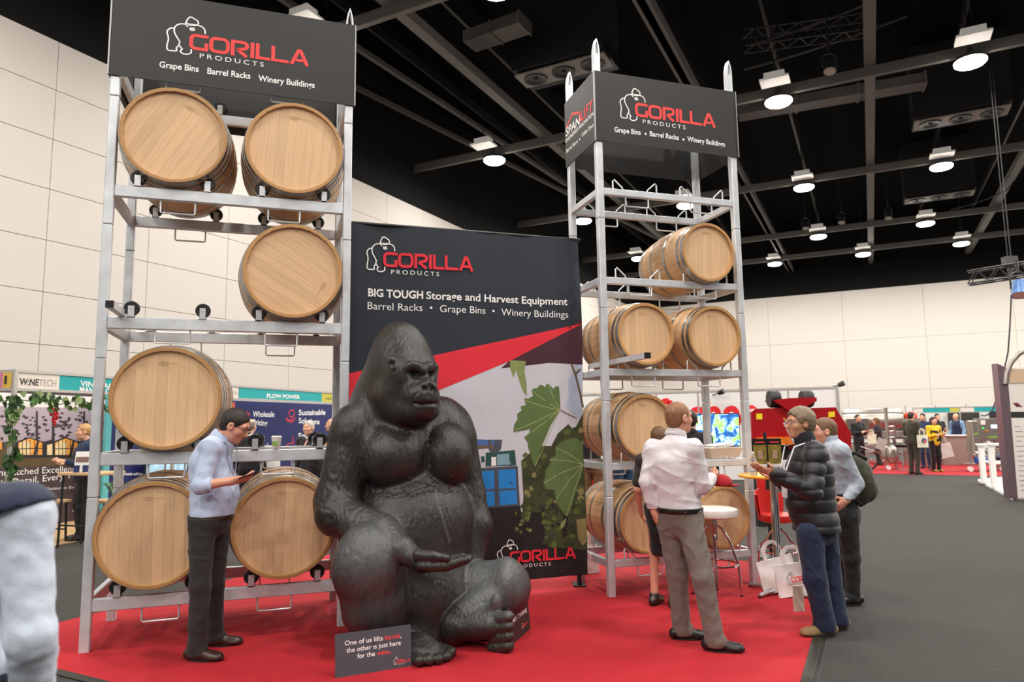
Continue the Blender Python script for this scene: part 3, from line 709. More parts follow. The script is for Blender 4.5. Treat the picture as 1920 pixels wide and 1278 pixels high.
for k in range(16): bp(rg.choice(['leafm', 'leafa', 'leafy']), z4(blob(rg.uniform(240, 330), rg.uniform(880, 1010), 12)), .005)
# harvester: bin, cab, boom
bp('steel', z4([(25, 660), (265, 648), (278, 880), (40, 900)]), .0046)
for a in ([(35, 678), (132, 672), (134, 772), (38, 780)], [(157, 670), (254, 664), (258, 768), (160, 772)], [(38, 790), (134, 784), (136, 862), (42, 870)], [(160, 784), (259, 778), (262, 855), (162, 862)]): bp('blue', z4(a), .0050)
bp('steel', z4([(138, 668), (152, 667), (160, 865), (140, 866)]), .0054)
bp('ground', z4([(40, 880), (278, 865), (290, 930), (40, 960)]), .0048)
bp('green', z4([(88, 575), (250, 562), (258, 645), (86, 650)]), .0046); bp('cabglass', z4([(150, 585), (232, 580), (236, 640), (150, 645)]), .0050); bp('white', z4([(118, 600), (145, 598), (145, 645), (118, 648)]), .0052); bp('green', z4([(62, 596), (80, 594), (82, 625), (64, 627)]), .0046)
bp('boom', z4([(10, 500), (135, 508), (135, 545), (10, 545)]), .0046); bp('steel', z4([(100, 505), (180, 505), (172, 560), (130, 585), (105, 560)]), .0044); bp('stem', z4([(20, 540), (130, 532), (130, 548), (20, 556)]), .0050)
# leaves
lf1 = [(495, 340), (492, 270), (486, 215), (470, 215), (455, 228), (438, 205), (422, 200), (415, 218), (396, 207), (384, 207), (370, 225), (355, 224), (340, 236), (350, 265), (325, 280), (300, 280), (310, 315), (280, 325), (286, 345), (262, 365), (265, 390), (246, 425), (242, 462), (290, 455), (335, 445), (325, 470), (300, 490), (320, 520), (322, 550), (345, 600), (350, 640), (362, 655), (375, 620), (385, 570), (415, 500), (445, 430), (470, 385)]
lf2 = [(622, 640), (618, 520), (580, 495), (545, 500), (500, 520), (470, 545), (475, 590), (440, 610), (445, 640), (415, 670), (420, 700), (405, 740), (420, 775), (465, 780), (475, 830), (490, 870), (530, 925), (550, 900), (570, 820), (600, 720)]
bp('leafa', z4(lf1), .006); bp('leafa', z4(lf2), .006)
bp('leafb', z4([(220, 72), (225, 120), (240, 165), (255, 125), (275, 190), (290, 235), (315, 270), (312, 200), (300, 130), (308, 78)]), .0045)
bp('leafy', z4([(580, 940), (630, 930), (638, 1060), (610, 1080), (590, 1040)]), .006); bp('leafb', z4([(500, 960), (530, 930), (520, 975), (500, 995)]), .006)
def bstroke(key, pts, w, t): P.quads(key, stroke([bpx(*q) for q in z4(pts)], w), t)
for e_ in ((250, 455), (345, 240), (430, 205), (362, 645), (300, 290), (305, 490)): bstroke('vein', [(492, 345), ((492+e_[0])/2, (340+e_[1])/2+6), e_], .006, .0066)
for e_ in ((410, 740), (475, 550), (530, 920), (440, 615), (475, 830)): bstroke('vein', [(620, 640), ((620+e_[0])/2, (640+e_[1])/2-10), e_], .006, .0066)
bstroke('stem', [(550, 95), (575, 160), (600, 250), (620, 330)], .022, .005); bstroke('stem', [(498, 345), (540, 368), (585, 388)], .01, .0066); bstroke('stem', [(570, 150), (600, 122)], .02, .005)
def blogo(g0, g1, gt):
    a, b, c = bpx(*g0), bpx(*g1), bpx(*gt); put_logo(P, a[0], a[1], c[1]-a[1], width=b[0]-a[0], slope=(b[1]-a[1])/(b[0]-a[0]), t=.008)
blogo((718.5, 499.7), (885.6, 510), (718.5, 472)); blogo((954, 1055), (1079, 1046), (954, 1033))
for s, a, b, h, bo_ in (('BIG TOUGH', (690, 555), (793, 560), .078, .03), ('Storage and Harvest Equipment', (799, 560.5), (1062, 572.6), .078, .018), ('Barrel Racks', (689, 579.5), (792, 583), .074, 0), ('Grape Bins', (824.6, 585), (909.6, 588.5), .074, 0), ('Winery Buildings', (939.7, 591), (1063, 596.5), .074, 0)):
    u0, v0 = bpx(*a); u1, v1 = bpx(*b); P.text('white', s, u0, v0, h, width=u1-u0, bold=bo_, slope=(v1-v0)/(u1-u0), t=.004)
for q in ((808, 577), (925, 583)):
    u, v = bpx(*q); P.poly('white', [(u+.013*cos(k*pi/4), v+.013*sin(k*pi/4)) for k in range(8)], .004)
P.build(bn, BM, BN)
# ------------------------------------------------------------------ gorilla statue
def gorilla():
    f = Field((-1.75, 4.78, 0), (.28, 6.62, 2.55), .0095)
    A = lambda x, y, Y: tuple(at(x, y, Y))
    E = lambda c, r, rot=None, k=.08, op='u': f.ell(A(*c), r, rot, k, op)
    C = lambda a, b, ra, rb, k=.08, op='u': f.cone(A(*a), A(*b), ra, rb, k, op)
    Rz = lambda d: np.array(Matrix.Rotation(R(d), 3, 'Z'))
    RX = lambda d, e=0, g=0: np.array(Matrix.Rotation(R(d), 3, 'Z') @ Matrix.Rotation(R(e), 3, 'X') @ Matrix.Rotation(R(g), 3, 'Y'))
    def sm(d, k): h = np.maximum(k-np.abs(f.val-d), 0)/k; f.val = np.minimum(f.val, d)-h*h*(k/4)
    T = 22                                                                   # body turned towards the right of the picture
    # trunk
    E((772, 1030, 5.83), (.50, .42, .60), Rz(T), .1)
    E((785, 965, 5.88), (.46, .38, .38), Rz(T), .12)
    E((760, 850, 6.0), (.50, .36, .42), Rz(T), .12)
    E((800, 1120, 5.72), (.36, .36, .36), Rz(T), .12)
    E((775, 1180, 5.72), (.40, .40, .18), Rz(T), .1)
    # breast
    E((738, 856, 5.72), (.27, .24, .27), Rz(T+8), .03)
    E((838, 854, 5.82), (.20, .22, .26), Rz(T+10), .03)
    # shoulders and neck
    C((735, 740, 6.0), (745, 830, 6.05), .30, .42, .12)
    C((700, 775, 5.98), (830, 780, 6.1), .2, .17, .12)
    E((663, 806, 5.745), (.185, .19, .215), Rz(0), .1)
    E((858, 812, 6.05), (.145, .2, .22), Rz(0), .09)
    main = f.val; f.val = np.full(f.n, 1.0, 'f')
    # right arm (left in the picture) with palm up
    C((660, 826, 5.745), (634, 940, 5.665), .19, .178, .06)
    C((634, 940, 5.665), (632, 962, 5.58), .183, .17, .05)
    C((636, 965, 5.57), (716, 1000, 5.36), .165, .13, .05)
    C((716, 1000, 5.36), (752, 1028, 5.22), .13, .1, .04)
    C((752, 1030, 5.22), (792, 1055, 5.14), .088, .072, .03)
    E((800, 1056, 5.12), (.09, .12, .05), None, .03)
    for k, (y0, L, dy) in enumerate(((5.03, 58, 0), (5.08, 70, -1), (5.14, 72, -2), (5.2, 62, -3))):
        x = 806; py = 1061-k*2.5
        C((x, py, y0), (x+L*.55, py-1, y0), .042, .038, .012); C((x+L*.55, py-1, y0), (x+L, py-10, y0), .038, .03, .01)
    C((785, 1040, 5.06), (812, 1042, 5.02), .045, .036, .02); C((812, 1042, 5.02), (838, 1046, 5.01), .034, .026, .01)
    armv = f.val; f.val = main; sm(armv, .05)
    # left arm, straight down behind the belly
    C((862, 825, 6.05), (878, 925, 6.05), .145, .14, .05)
    C((878, 925, 6.05), (893, 985, 5.98), .135, .13, .05); C((893, 985, 5.98), (880, 1060, 5.85), .13, .1, .05)
    main = f.val; f.val = np.full(f.n, 1.0, 'f')
    # right leg: raised knee
    E((690, 1054, 5.27), (.25, .24, .29), None, .05)
    C((690, 1062, 5.29), (704, 1140, 5.33), .252, .228, .05); C((704, 1140, 5.33), (722, 1195, 5.36), .235, .15, .05)
    C((690, 1068, 5.32), (745, 1140, 5.9), .24, .3, .06)
    # right foot
    C((748, 1212, 5.32), (790, 1208, 5.18), .1, .085, .04); E((790, 1218, 5.17), (.17, .13, .085), Rz(-25), .03)
    for k, (x, y, Y) in enumerate(((846, 1222, 5.16), (838, 1230, 5.10), (822, 1235, 5.05), (804, 1237, 5.02), (786, 1238, 5.0))):
        C((x-22+k*3, y-8, Y+.09), (x, y, Y), .042, .038, .01); E((x, y, Y-.012), (.036, .036, .036), None, .008)
    # left leg: folded flat
    C((850, 1110, 5.85), (948, 1098, 5.70), .24, .2, .06); E((950, 1098, 5.66), (.135, .2, .22), Rz(0), .05)
    C((948, 1110, 5.66), (868, 1155, 5.46), .17, .12, .04)
    # left foot, sole forward
    C((858, 1172, 5.42), (920, 1172, 5.34), .115, .095, .03); C((880, 1160, 5.44), (925, 1148, 5.38), .07, .06, .03)
    E((851, 1176, 5.42), (.1, .09, .13), None, .03)
    C((918, 1160, 5.36), (929, 1135, 5.34), .05, .045, .02); E((930, 1128, 5.33), (.042, .045, .06), None, .012)
    for k in range(4):
        y = 1156+k*18.5; C((925, y+2, 5.33), (948, y, 5.27), .048, .044, .008); E((953, y-1, 5.26), (.044, .045, .04), None, .006)
    legv = f.val; f.val = main; sm(legv, .018)
    # head, turned further to the right
    hT = 33; Hr = Rz(hT)
    E((753, 696, 5.84), (.265, .33, .365), Hr, .06); C((748, 650, 5.86), (735, 760, 5.98), .2, .33, .08)
    C((750, 632, 5.80), (742, 650, 5.98), .1, .15, .08)
    E((772, 705, 5.66), (.215, .2, .235), Hr, .06)                           # face mass
    E((752, 742, 5.74), (.225, .24, .2), Hr, .06); E((765, 768, 5.70), (.2, .22, .15), Hr, .06)     # jowls
    E((790, 742, 5.52), (.145, .15, .125), Hr, .05)                          # muzzle
    E((787, 770, 5.56), (.155, .165, .105), Hr, .045)                        # chin
    def S(x, y, off=0.):
        """point on the surface seen at a pixel, off metres behind it"""
        for i in range(420):
            Y = 4.9+i*.004; p = at(x, y, Y); ii = [int(round((p[k]-f.lo[k])/f.res)) for k in range(3)]
            if all(0 <= ii[k] < f.n[k] for k in range(3)) and f.val[tuple(ii)] < 0: return tuple(at(x, y, Y+off))
        return tuple(at(x, y, 5.6+off))
    SE = lambda x, y, off, r, rot=None, k=.01, op='u': f.ell(S(x, y, off), r, rot, k, op)
    def SC(pts, off, r, k=.01, op='u'):
        P = [S(x, y, off) for x, y in pts]; r = r if hasattr(r, '__len__') else [r]*len(P)
        for i in range(len(P)-1): f.cone(P[i], P[i+1], r[i], r[i+1], k, op)
    # face: sockets, brow, eyes, nose, lips
    SE(779, 700, .0, (.05, .045, .034), Hr, .03, 's'); SE(808, 701, .0, (.04, .045, .032), Hr, .03, 's')
    SC([(762, 690), (770, 686), (782, 687), (793, 691)], .012, [.026, .034, .036, .034], .02); SC([(793, 691), (804, 687), (814, 687), (819, 691)], .012, [.034, .034, .03, .02], .02)
    SC([(764, 684), (773, 680), (784, 684)], .004, [.010, .014, .010], .01); SC([(801, 684), (809, 681), (817, 686)], .004, [.010, .013, .008], .01)
    SE(778, 699, .016, (.021, .021, .019), Hr, .004); SE(807, 700, .016, (.018, .021, .018), Hr, .004)
    SC([(768, 700), (776, 707), (786, 706)], .008, .008, .008); SC([(801, 706), (808, 708), (815, 704)], .008, .007, .008)
    SC([(794, 696), (797, 706), (802, 716)], .012, [.022, .026, .034], .02)
    SE(795, 725, .018, (.043, .045, .045), Hr, .016); SE(811, 726, .018, (.036, .045, .042), Hr, .016); SE(803, 718, .012, (.036, .035, .026), Hr, .014)
    SE(797, 728, -.004, (.016, .03, .023), RX(hT, 0, -28), .006, 's'); SE(811.5, 729, -.004, (.013, .03, .021), RX(hT, 0, 28), .006, 's')
    SC([(773, 755), (785, 757), (799, 757), (812, 757), (821, 756)], -.002, .0105, .006, 's')
    SC([(777, 763), (788, 763.5), (799, 764), (810, 763.5), (818, 763)], .012, [.008, .016, .018, .016, .008], .012)
    SC([(776, 750), (788, 749), (799, 748), (810, 749), (818, 750)], .012, [.008, .014, .016, .014, .008], .014)
    SC([(783, 735), (777, 742), (773, 751)], .001, .007, .008, 's')
    for y in (668, 674): SC([(776, y), (790, y+1), (804, y), (814, y+2)], .003, .0055, .006)
    pts = [(736+7*cos(a_), 681-10.5*sin(a_)) for a_ in [R(q) for q in range(-110, 190, 25)]]
    SE(735, 681, .02, (.03, .03, .046), Hr, .015); SC(pts, .004, .011, .006); SE(735.5, 682, -.004, (.018, .02, .028), Hr, .006, 's')
    # nipples, skin folds, belly seam
    SE(768, 896, .002, (.016, .016, .016), None, .01); SE(848, 893, .002, (.014, .016, .015), None, .01)
    for k in range(3): SC([(712, 917+k*5), (740, 923+k*4), (772, 920+k*4), (803, 910+k*5), (838, 914+k*4), (868, 914+k*4)], 0, .0052, .006, 's')
    SC([(800, 790), (803, 830), (805, 870), (804, 905)], -.002, [.006, .01, .014, .016], .02, 's')
    seam = [np.array(S(x, y)) for x, y in ((817, 926), (822, 945), (829, 968), (836, 990), (843, 1015), (850, 1043))]
    # coarse fur relief, strongest on the limbs
    X, Y, Z = f.ax[0][:, None, None], f.ax[1][None, :, None], f.ax[2][None, None, :]
    m = np.clip((1.55-Z)/.35, 0, 1)*np.clip((Z-.12)/.2, 0, 1)
    limb = np.clip(np.maximum((-.98-X)/.15, (X+.32)/.12), 0, 1)
    n1 = np.sin(95*X+22*Z+40*Y+4*np.sin(13*Z+9*Y)+3*np.sin(29*X))*np.sin(55*Z-35*X+4.5*np.sin(19*X+7*Z)+3*np.sin(11*Y))
    f.val = f.val+((.0034-.0016*(X > -.4)-.0018*(Z < .85))*m*limb*n1).astype('f')
    f.cut((0, 0, .002), (0, 0, -1))
    kn = np.array(A(692, 1030, 5.2)); lk = np.array(A(930, 1095, 5.5)); lk2 = np.array(A(705, 1130, 5.2))
    def wear(P):
        d1 = np.linalg.norm((P-kn)*[1, .6, 1], axis=1); d2 = np.linalg.norm((P-lk)*[1, .6, 1.1], axis=1); d3 = np.linalg.norm((P-lk2)*[1, .6, .8], axis=1)
        w = np.clip((.34-d1)/.2, 0, 1)*.75+np.clip((.33-d2)/.14, 0, 1)*.95+np.clip((.3-d3)/.2, 0, 1)*.28
        ds = np.full(len(P), 9.)
        for a_, b_ in zip(seam[:-1], seam[1:]):
            q = P-a_; d = b_-a_; t = np.clip((q @ d)/(d @ d), 0, 1); ds = np.minimum(ds, np.linalg.norm(q-t[:, None]*d, axis=1))
        w += np.clip((.014-ds)/.008, 0, 1)*.6
        return w
    M = mat('dark bronze resin', (.025, .0222, .0202), .36, bump=.55, bscale=26, var=.3, vscale=9, stretch=(1.6, 1.6, .55), vcol=(.095, .10, .102), spec=.5, detail=7)
    me = f.mesh('body', M, wear)
    return me
GO = link('gorilla_statue', gorilla()); tag(GO, 'life-size dark bronze-coloured seated gorilla statue with one palm held out', 'statue')
# ------------------------------------------------------------------ people
SKIN = {'fair': 'd9a68a', 'pink': 'd89a80', 'tan': 'c48f70'}
def skin_mat(k): return mat('skin '+k, SKIN[k], .5, bump=.03, bscale=90, var=.05, vscale=12)
def cloth(name, col, rough=.85, **kw): return mat('cloth '+name, col, rough, bump=kw.pop('bump', .55), bscale=kw.pop('bscale', 11), var=kw.pop('var', .05), vscale=14, sheen=.1, **kw)
V3 = lambda *a: np.array(a, float)
def std_joints(loc, face, s=1.0, **ov):
    """joints of a standing figure; face: unit heading (x, y). Right hand side is +x of the figure."""
    f = V3(face[0], face[1], 0); f /= np.linalg.norm(f); r = V3(f[1], -f[0], 0); b = V3(*loc, 0) if len(loc) == 2 else V3(*loc)
    L = dict(pel=(0, 0, .96), chest=(0, .0, 1.30), neck=(0, -.02, 1.49), head=(0, .03, 1.655),
             shR=(.185, -.01, 1.43), elR=(.235, -.03, 1.14), wrR=(.24, .1, .90), shL=(-.185, -.01, 1.43), elL=(-.235, -.03, 1.14), wrL=(-.24, .1, .90),
             hipR=(.09, 0, .92), knR=(.1, .03, .50), anR=(.1, -.02, .085), hipL=(-.09, 0, .92), knL=(-.1, .03, .50), anL=(-.1, -.02, .085))
    L.update(ov); J = {k: b+s*(r*v[0]+f*v[1]+V3(0, 0, v[2])) for k, v in L.items()}
    J['f'] = f; J['hf'] = f.copy(); J['fR'] = f.copy(); J['fL'] = f.copy(); J['s'] = s; J['base'] = b
    return J
def frame(fwd, upv=(0, 0, 1)):
    f = np.array(fwd, float); f /= np.linalg.norm(f); u = np.array(upv, float); r = np.cross(f, u); r /= np.linalg.norm(r); u = np.cross(r, f)
    return np.stack([r, f, u], 1)                                   # columns: right, forward, up
def hand(F_, wr, d, n, s, curl=.5, side=1, k=.008):
    """wr wrist, d fingers direction, n palm normal, side +1: thumb on the +lateral side"""
    d = np.array(d, float); d /= np.linalg.norm(d); n = np.array(n, float); n -= d*(n @ d); n /= np.linalg.norm(n); l = np.cross(d, n)
    M = np.stack([l, d, n], 1)
    F_.cone(wr, wr+d*.03*s, .027*s, .03*s, .02); F_.ell(wr+d*.06*s, (.041*s, .05*s, .018*s), M, .015)
    for i, (o, L, r_) in enumerate(((.03, .075, .0095), (.010, .085, .0098), (-.010, .078, .0095), (-.029, .062, .0085))):
        p = wr+d*.098*s+l*o*s; a = 0; c = curl*(1+.12*i)
        for seg in (.45, .32, .26):
            a += c; q = p+(d*cos(a)+n*sin(a))*L*seg*s; F_.cone(p, q, r_*s, r_*.92*s, .006); p = q
    sd = side; p = wr+d*.03*s+l*.03*s*sd; q = p+(d*.55+l*sd*.7+n*.45)*.042*s; F_.cone(p, q, .014*s, .012*s, .012); t = q+(d*.85+n*.35+l*sd*.1)*.034*s; F_.cone(q, t, .0115*s, .0095*s, .006)
def bounds(P, m): P = np.array(P); return P.min(0)-m, P.max(0)+m
def head_prims(F_, c, M, s, fine=True):
    W = lambda x, y, z: c+M @ (np.array([x, y, z])*s)
    e = lambda p, r, k=.02, op='u': F_.ell(W(*p), [q*s for q in r], M, k, op)
    e((0, -.015, .03), (.076, .097, .09), .02); e((0, .025, -.02), (.066, .072, .095), .03); e((0, .03, -.075), (.052, .056, .045), .03)
    e((0, .073, -.098), (.026, .022, .02), .02)
    F_.cone(W(0, .09, .012), W(0, .113, -.026), .010*s, .0145*s, .014); e((0, .104, -.034), (.018, .013, .010), .01)
    F_.cone(W(-.042, .078, .03), W(.042, .078, .03), .013*s, .013*s, .02)
    for x in (-1, 1):
        e((x*.032, .098, .010), (.019, .014, .011), .012, 's'); e((x*.047, .058, -.025), (.024, .026, .024), .025)
        e((x*.081, -.004, -.008), (.012, .023, .034), .008)
        if fine: e((x*.086, .002, -.004), (.006, .010, .018), .004, 's')
    e((0, .088, -.057), (.024, .014, .007), .008); e((0, .087, -.070), (.021, .013, .007), .008)
    if fine: F_.cone(W(-.021, .1, -.0635), W(.021, .1, -.0635), .003*s, .003*s, .004, 's')
def person(name, label, J, res=.008, skin='fair', hair=('short', '3a2a20'), top=None, bottom=None, shoes=None, hands={}, belly=0, glasses=None, lanyard=None, belt=None, collar=True, beard=None, group=None, seed=1, fem=False, buttons=False):
    s = J['s']; base = J['base'].copy(); base[2] = 0
    o = empty(name, base, 0, label, 'person', group)
    def put(nm, F_, m, parent=None, lab=None):
        me = F_.mesh(nm, m)
        if not len(me.vertices): return None
        q = np.empty(len(me.vertices)*3, 'f'); me.vertices.foreach_get('co', q); q = q.reshape(-1, 3)-base.astype('f'); me.vertices.foreach_set('co', q.ravel()); me.update()
        ob = link(nm, me, parent or o)
        if lab: tag(ob, lab)
        return ob
    j = J; hc = j['head']; M = frame(j['hf'], j.get('hup', (0, 0, 1))); T = frame(j['f'], j['neck']-j['pel']); sk = skin_mat(skin); fine = res < .01
    lo, hi = bounds([j[k] for k in ('pel', 'head', 'elR', 'elL', 'wrR', 'wrL', 'knR', 'knL', 'anR', 'anL', 'shR', 'shL')], .24*s); lo[2] = -.02
    F_ = Field(lo, hi, res)
    # body
    F_.ell(j['pel'], (.15*s, .10*s, .12*s), T, .05); F_.cone(j['pel'], j['chest'], .115*s, .125*s, .06); F_.ell(j['chest'], (.15*s, .10*s, .17*s), T, .05)
    F_.cone(j['shR'], j['shL'], .055*s, .055*s, .05); F_.cone(j['neck']-(j['hf']*.0), hc+M @ V3(0, -.02*s, -.07*s), .056*s, .052*s, .03)
    for q in 'RL':
        F_.cone(j['sh'+q], j['el'+q], .048*s, .04*s, .03); F_.cone(j['el'+q], j['wr'+q], .042*s, .027*s, .02)
        F_.cone(j['hip'+q], j['kn'+q], .075*s, .052*s, .03); F_.cone(j['kn'+q], j['an'+q], .053*s, .036*s, .02)
        F_.cone(j['an'+q], j['an'+q]+j['f'+q]*.11*s+V3(0, 0, -.06*s), .034*s, .02*s, .02)
        hd = hands.get(q)
        if hd is None:
            d = j['wr'+q]-j['el'+q]; hd = dict(d=d, n=np.cross(d, j['f'])*(1 if q == 'L' else -1)+.2*j['f'], curl=.35)
        if hd != 'none': hand(F_, j['wr'+q], hd['d'], hd['n'], s, hd.get('curl', .4), hd.get('side', 1 if q == 'R' else -1))
    head_prims(F_, hc, M, s, fine)
    put('body', F_, sk)
    W = lambda x, y, z: hc+M @ (np.array([x, y, z])*s)
    if fine:
        for x in (-1, 1):
            MB().ball(Vector(W(x*.032, .078, .010)-base), .0125*s, 10, 7).build('eye', mat('eye white', 'c9c2b8', .25), o, True); 
            MB().ball(Vector(W(x*.032, .0865, .010)-base), .0055*s, 8, 6).build('iris', mat('iris', '2c2018', .2), o, True)
    # hair
    if hair and hair[0] != 'bald':
        st, hcol = hair[:2]; th = {'short': .008, 'crop': .005, 'wavy': .02, 'long': .02, 'ring': .005, 'bun': .012}[st]
        lo, hi = bounds([W(0, 0, 0)], .2*s)
        if st == 'long': lo[2] -= .25*s
        G = Field(lo, hi, min(res, .008)); G.ell(W(0, -.015, .03), ((.077+th)*s, (.098+th)*s, (.091+th)*s), M, 0)
        if st in ('short', 'crop', 'wavy', 'ring'): G.ell(W(0, -.05, -.02), ((.064+th*.6)*s, (.055+th*.6)*s, .07*s), M, .02)
        G.ell(W(0, .105, -.03), (.082*s, .085*s, .105*s), M, .01, 's')
        G.cut(W(0, .08, .078), M @ V3(0, .105, -.062)); G.cut(W(0, .0, -.082), M @ V3(0, .25, -1))
        for x in (-1, 1): G.ell(W(x*.088, .004, -.012), (.022*s, .024*s, .036*s), M, .006, 's')
        if st == 'ring': G.ell(W(0, .0, .1), (.07*s, .1*s, .075*s), M, .01, 's')
        if st == 'bun': G.ell(W(0, -.125, .05), (.04*s, .04*s, .045*s), M, .02)
        if st == 'long':
            for x in (-1, 0, 1): G.cone(W(x*.055, -.06, .03), W(x*.07, -.075 if x == 0 else -.045, -.22), .045*s, .04*s, .03)
        if th > .008: G.ripple(.003, .03, seed, 0)
        put('hair', G, mat('hair '+hcol, hcol, .55, bump=.5, bscale=50, stretch=(1, 1, .4), var=.2, vscale=30))
        if fine:
            for x in (-1, 1): MB().tube([Vector(W(x*a, y, z)-base) for a, y, z in ((.015, .095, .029), (.032, .094, .036), (.048, .083, .031))], [.003*s, .004*s, .002*s], 6).build('eyebrow', mat('hair '+hcol, hcol), o, True)
        if beard:
            G = Field(*bounds([W(0, .04, -.07)], .1*s), .007); G.ell(W(0, .033, -.075), (.056*s, .06*s, .048*s), M, 0); G.cut(W(0, .08, -.045), M @ V3(0, .3, 1)); put('beard', G, mat('hair '+beard, beard, .6))
    # clothing
    if top:
        tk, tcol = top['kind'], top['col']; mm = cloth(name+label[:24], tcol, **top.get('mat', {})); puff = tk == 'puffer'; t = .022 if not puff else .05; hem = (bottom.get('waist', 1.0)-.006 if (bottom and belt) else top.get('hem', .94))*s
        lo, hi = bounds([j[k] for k in ('pel', 'neck', 'elR', 'elL', 'wrR', 'wrL', 'shR', 'shL')], .26*s)
        G = Field(lo, hi, res); rp = (7, .022) if puff else None
        w = .15 if not fem else .14
        G.ell(j['pel'], ((w+t)*s, (.105+t)*s, .15*s), T, .04); G.cone(j['pel'], j['chest'], (.115+t)*s, (.125+t)*s, .06, rip=None if puff else None); G.ell(j['chest'], ((.155+t*.8)*s, (.105+t)*s, .19*s), T, .05)
        if belly: G.ell(j['pel']*.5+j['chest']*.5+j['f']*.045*s-V3(0, 0, .03*s), (.16*s, (.12+belly)*s, .2*s), T, .05)
        if fem: G.ell(j['chest']+j['f']*.06*s, (.13*s, .085*s, .09*s), T, .04)
        G.cone(j['shR'], j['shL'], (.058+t*.6)*s, (.058+t*.6)*s, .06); G.cone(j['neck']-V3(0, 0, .06*s), j['neck']+V3(0, 0, .01*s), .1*s, .066*s, .04)
        for q in 'RL':
            a, b, c = j['sh'+q], j['el'+q], j['wr'+q]; sl = top.get('sleeve', 'long')
            if sl == 'none': G.cone(a, a+(b-a)*.1, .06*s, .058*s, .03); continue
            if sl == 'short': G.cone(a, a+(b-a)*.75, .062*s, .068*s, .03); continue
            G.cone(a, b, (.055+t*.6)*s, (.046+t*.5)*s, .035, rip=(3.2, .012) if puff else None)
            e_ = {'long': .96, 'rolled': .16}[sl]; G.cone(b, b+(c-b)*e_, (.047+t*.5)*s, (.034+t*.45 if sl == 'long' else .052)*s, .025, rip=(2.6, .011) if puff else None)
        if not puff: G.ripple(top.get('wrinkle', .0026), .075, seed)
        if puff:
            Z = G.ax[2][None, None, :]; G.val = G.val-(.014*(np.abs(np.sin(pi*(Z-.02)/.1+.2*np.sin(7*G.ax[0][:, None, None])+.2*np.sin(6*G.ax[1][None, :, None])))**.45-.72)).astype('f')
        G.cut((0, 0, hem), (0, 0, -1)); G.cone(j['neck']+V3(0, 0, -.0*s)+j['f']*.03*s, j['neck']+V3(0, 0, .2*s)+j['f']*.05*s, .052*s, .075*s, .01, 's')
        if top.get('open'): 
            G.cone(j['neck']+j['f']*.11*s-V3(0, 0, .02*s), j['chest']+j['f']*.16*s-V3(0, 0, .12*s), .035*s, .004*s, .01, 's')
        tp = put(top.get('name', 'shirt'), G, mm)
        if top.get('sleeve') == 'rolled':
            for q in 'RL':
                b, c = j['el'+q], j['wr'+q]; d = (c-b)/np.linalg.norm(c-b); p = b+d*.035*s-base
                MB().lathe([(.047*s, -.03*s), (.058*s, -.028*s), (.061*s, 0), (.058*s, .028*s), (.047*s, .03*s)], 18, p, d).build('cuff', mm, tp, True)
        if collar:
            p = j['neck']-base+j['f']*.012*s; ax = np.array(j['neck']-j['chest']); ax /= np.linalg.norm(ax); ax = ax+j['f']*.25
            hgt = .034 if not puff else .075; cm = cloth(name+label[:24], tcol) if not top.get('collar') else cloth('collar'+top['collar'], top['collar'])
            MB().lathe([(.082*s, -.015*s), (.086*s, .0), (.074*s, hgt*s), (.067*s, hgt*s), (.068*s, 0)], 24, p, ax, cap=False).build('collar', cm, tp, True)
        if top.get('vest'):
            G = Field(lo, hi, res); t2 = t+.012
            G.ell(j['pel'], ((w+t2)*s, (.105+t2)*s, .15*s), T, .04); G.cone(j['pel'], j['chest'], (.115+t2)*s, (.125+t2)*s, .06); G.ell(j['chest'], ((.155+t2*.8)*s, (.105+t2)*s, .19*s), T, .05)
            dr = top.get('drape', 0); a, b = j['shR']*(.85+dr)+j['shL']*(.15-dr), j['shL']*.85+j['shR']*.15; G.cone(a, b, (.085+dr*.2)*s, .085*s, .04); G.cone(j['neck']-V3(0, 0, .06*s), j['neck'], .105*s, .08*s, .04)
            G.cut((0, 0, hem) if not dr else tuple(j['shR']+V3(0, 0, .028)), (0, 0, -1) if not dr else (.3, 0, -1)); G.cone(j['neck'], j['neck']+V3(0, 0, .2*s), .07*s, .09*s, .01, 's'); put('vest', G, cloth('vest'+top['vest'], top['vest']))
    if bottom:
        bk, bcol = bottom['kind'], bottom['col']; mm = cloth(bk+bcol+label[:8], bcol, **bottom.get('mat', {}))
        lo, hi = bounds([j[k] for k in ('pel', 'knR', 'knL', 'anR', 'anL', 'hipR', 'hipL')], .2*s); lo[2] = -.02
        G = Field(lo, hi, res); wz = bottom.get('waist', 1.0)*s
        G.ell(j['pel']-V3(0, 0, .02*s), (.168*s, .128*s, .15*s), T, .04)
        uw = V3(*j['pel']); uw[2] = wz; G.ell(uw, ((.168+.0)*s, (.136+belly*.3)*s, .13*s), None if False else frame(j['f']), .05)
        if bk == 'trousers':
            fl = bottom.get('wide', 1)
            for q in 'RL':
                a, b, c = j['hip'+q], j['kn'+q], j['an'+q]
                G.cone(a, b, .098*s, .07*s*fl, .03); G.cone(b, c+V3(0, 0, -.015*s), .07*s*fl, .06*s*fl, .03); G.cone(c, c+j['f'+q]*.035*s-V3(0, 0, .012*s), .058*s*fl, .05*s*fl, .02)
            G.ripple(bottom.get('wrinkle', .0024), .08, seed+3)
            G.cut((0, 0, .035*s), (0, 0, -1))
        else:
            c = (j['knR']+j['knL'])/2; G.cone(j['pel'], c+V3(0, 0, .05*s), .15*s, .13*s, .06); G.cut((0, 0, .5*s), (0, 0, -1)); G.ripple(.003, .12, seed)
        G.cut((0, 0, wz), (0, 0, 1)); put(bk, G, mm)
